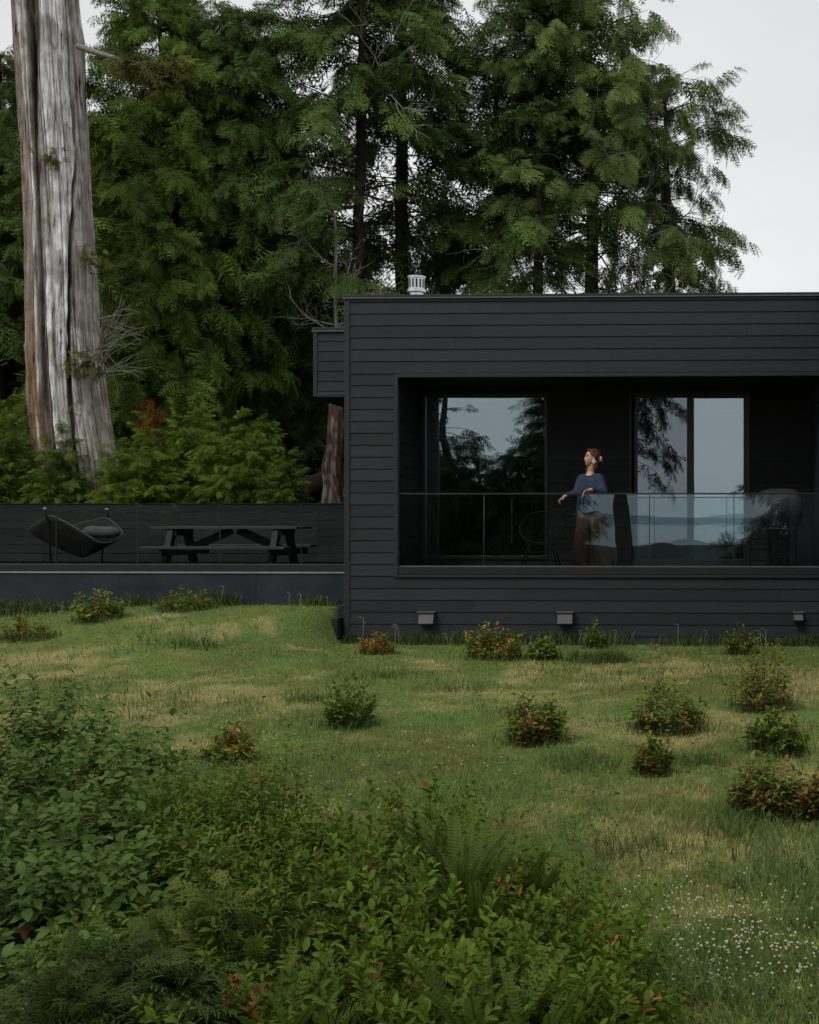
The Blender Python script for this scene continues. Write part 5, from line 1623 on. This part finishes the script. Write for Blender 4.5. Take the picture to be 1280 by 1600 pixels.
def turf_col(X, Yv, rng):
    c = lawn_colour(X, Yv) * 1.32
    k = (rng.random(len(X)) < .12)[:, None]
    c = np.where(k, np.array([.25, .21, .09]), c)
    mot = .62 + .50 * NZ[1](X, Yv, 7.0) + .42 * NZ[4](X, Yv, 15.0)
    return c * rng.uniform(.65, 1.35, (len(X), 1)) * mot[:, None]


P_ = np.concatenate([lawn_points(640000), lawn_points(150000, 2.6, 16.5, (-1800, -1130)), lawn_points(70000, 2.6, 16.5, (420, 760))])
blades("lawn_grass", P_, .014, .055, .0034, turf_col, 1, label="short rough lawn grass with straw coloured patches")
T_ = lawn_points(60000)
tm = NZ[5](T_[:, 0], T_[:, 1], 1.4) * .7 + NZ[0](T_[:, 0], T_[:, 1], 4) * .3
T_ = T_[tm > .56]
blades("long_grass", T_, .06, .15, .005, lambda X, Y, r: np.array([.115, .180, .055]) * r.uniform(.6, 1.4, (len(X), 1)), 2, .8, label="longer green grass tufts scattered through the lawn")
# rim of taller grass along the walls
n = 9000
Xr = rng.uniform(XL - .1, XR, n); Yr = YF - .03 - np.abs(rng.normal(0, .10, n)); keep = NZ[1](Xr, Yr, 1.4) * .6 + NZ[3](Xr, Yr, 4) * .4 > rng.uniform(.38, .7, n)
Xl = rng.uniform(at(-60, 900, YW).x, XL - .2, n); Yl = YW - .02 - np.abs(rng.normal(0, .10, n)); keep2 = NZ[1](Xl, Yl, 1.4) * .6 + NZ[3](Xl, Yl, 4) * .4 > rng.uniform(.38, .7, n)
E_ = np.concatenate([np.stack([Xr, Yr], -1)[keep], np.stack([Xl, Yl], -1)[keep2]])
blades("wall_foot_grass", E_, .03, .24, .005, lambda X, Y, r: np.array([.095, .135, .046]) * r.uniform(.5, 1.4, (len(X), 1)), 3, .6, label="unmown grass along the foot of the house and deck walls")
# green tuft right of the woman
Tn = []
for (px, py, sx, sy, n) in ((935, 1036, .14, .09, 700), (905, 1032, .09, .07, 300), (965, 1034, .08, .06, 250), (850, 1030, .07, .05, 200), (905, 1195, .14, .16, 320), (600, 1060, .2, .1, 200), (1090, 1195, .12, .08, 260), (1150, 1300, .2, .12, 300), (1000, 1330, .25, .12, 300), (300, 1010, .2, .1, 200), (730, 1080, .2, .1, 200), (480, 1095, .15, .1, 200)):
    a = hit(px, py); Tn.append(np.stack([a.x + rng.normal(0, sx, n), a.y + rng.normal(0, sy, n)], -1))
for (px, py, wp, hp, ac, acol, lab) in lawn_sh:
    p = hit(px, py); s = p.y / F; n = int(60 + wp * 3.2); th_ = rng.random(n) * 6.28; r_ = wp * s * .5 * rng.uniform(.35, 1.25, n)
    Tn.append(np.stack([p.x + r_ * np.cos(th_), np.minimum(p.y + r_ * .8 * np.sin(th_), YF - .06 if p.x > XL else YW - .05)], -1))
Tn = np.concatenate(Tn)
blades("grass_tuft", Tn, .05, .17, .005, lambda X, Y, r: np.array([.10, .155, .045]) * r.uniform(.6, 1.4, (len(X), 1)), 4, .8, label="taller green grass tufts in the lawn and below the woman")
# pale seed stalks by the wall
paths = []; rads = []
stalk_px = [(567, 1015, 963), (618, 1012, 978), (624, 1012, 975), (752, 1010, 990), (736, 1010, 985), (905, 1012, 985), (915, 1015, 990), (1190, 1030, 985), (1196, 1030, 982), (1204, 1030, 990), (960, 1012, 985), (828, 1012, 995), (700, 1010, 990), (1060, 1012, 975), (1100, 1012, 985),
            (110, 965, 948), (95, 965, 945), (190, 958, 935), (200, 958, 938), (345, 948, 915), (452, 950, 925), (470, 950, 928), (500, 948, 930), (512, 948, 932)]
for (px, b0, t0) in stalk_px:
    p = hit(px, b0); s = p.y / F; hh = (b0 - t0) * s
    bend = rng.normal(0, .12) * hh; x1 = p.x + bend
    paths.append(np.array([[p.x, p.y, p.z], [p.x + bend * .2, p.y, p.z + hh * .5], [x1, p.y, p.z + hh * .95], [x1 - hh * .12, p.y, p.z + hh], [x1 - hh * .2, p.y, p.z + hh * .97]])); rads.append((.003, .006))
V, Fc = tubes_np(paths, rads, 5)
tag(np_mesh("seed_stalks", V, Fc, M["palebark"], smooth=True), "thin pale dry seed stalks standing against the dark walls", "grass", kind="stuff")

# white clover heads
Pf = []
for (px, py, sx, sy, n) in ((1160, 1470, 75, 42, 180), (1060, 1430, 45, 25, 50), (1220, 1520, 50, 30, 70), (1100, 1530, 60, 25, 50), (380, 1140, 50, 25, 42), (420, 1165, 40, 18, 30), (720, 1195, 50, 14, 34), (1060, 1095, 50, 22, 22), (1080, 1140, 30, 16, 10), (900, 1130, 120, 40, 24), (700, 1160, 150, 50, 24), (60, 1310, 10, 10, 0), (1000, 1480, 30, 40, 24), (520, 1255, 60, 20, 22)):
    for _ in range(n):
        qx, qy = rng.normal(px, sx), rng.normal(py, sy)
        if qy < 1020 or qx > 1330: continue
        p = hit(qx, qy); Pf.append((p.x, p.y, p.z + rng.uniform(.035, .075)))
q = MB()
base = []
for p in Pf:
    r_ = rng.uniform(.004, .0073); q.ball(p, (r_, r_, r_ * .85), nu=7, nv=5)
tag(q.build("clover_flowers", M["flower"], smooth=True), "white clover heads scattered through the lawn, thickest at the lower right", "flowers", kind="stuff")
# clover leaves around the heads
n = 26000
T_ = lawn_points(n, 2.6, 10.0); tm = NZ[4](T_[:, 0], T_[:, 1], 1.1)
T_ = T_[(tm > .5) | (T_[:, 0] / T_[:, 1] > .02) & (T_[:, 1] < 5.6)]
n = len(T_); Z = ground(T_[:, 0], T_[:, 1])
P = np.stack([T_[:, 0], T_[:, 1], Z + rng.uniform(.015, .045, n)], -1); a = rng.random(n) * 6.28
D = np.stack([np.cos(a), np.sin(a), rng.uniform(-.1, .5, n)], -1)
tri = []
for k in range(3):
    a0 = k * 2.094; c_, s_ = math.cos(a0), math.sin(a0)
    tri.append([(np.array([0, 0, 0.0]), .2), (np.array([c_ * .6 - s_ * .38, s_ * .6 + c_ * .38, .08]), .6), (np.array([c_, s_, .02]), .8), (np.array([c_ * .6 + s_ * .38, s_ * .6 - c_ * .38, .08]), .6)])
V, Fc, C = scatter([strips(tri)], P, frames(D, rng.normal(0, .4, n)), rng.uniform(.009, .016, n), (.035, .062, .022), (.062, .10, .036), rng, .3)
tag(np_mesh("clover_leaves", V, Fc, M["leaf"], col=C), "green clover leaves between the grass blades", "ground cover", kind="stuff")

# fallen leaves and bits of twig on the turf
rng = np.random.default_rng(91); T_ = lawn_points(2600, 2.8, 16.0); n = len(T_)
P = np.stack([T_[:, 0], T_[:, 1], ground(T_[:, 0], T_[:, 1]) + rng.uniform(.008, .04, n)], -1); a = rng.random(n) * 6.28
D = np.stack([np.cos(a), np.sin(a), rng.uniform(-.3, .4, n)], -1)
tints = np.array([(.20, .11, .04), (.26, .19, .09), (.10, .06, .03), (.30, .24, .13)])[rng.integers(0, 4, n)]
V, Fc, C = scatter(SALAL, P, frames(D, rng.normal(0, .8, n)), rng.uniform(.015, .045, n), tints * .8, tints, rng, .3)
tag(np_mesh("leaf_litter", V, Fc, M["leaf"], col=C), "dry brown fallen leaves lying in the lawn grass", "leaf litter", kind="stuff")
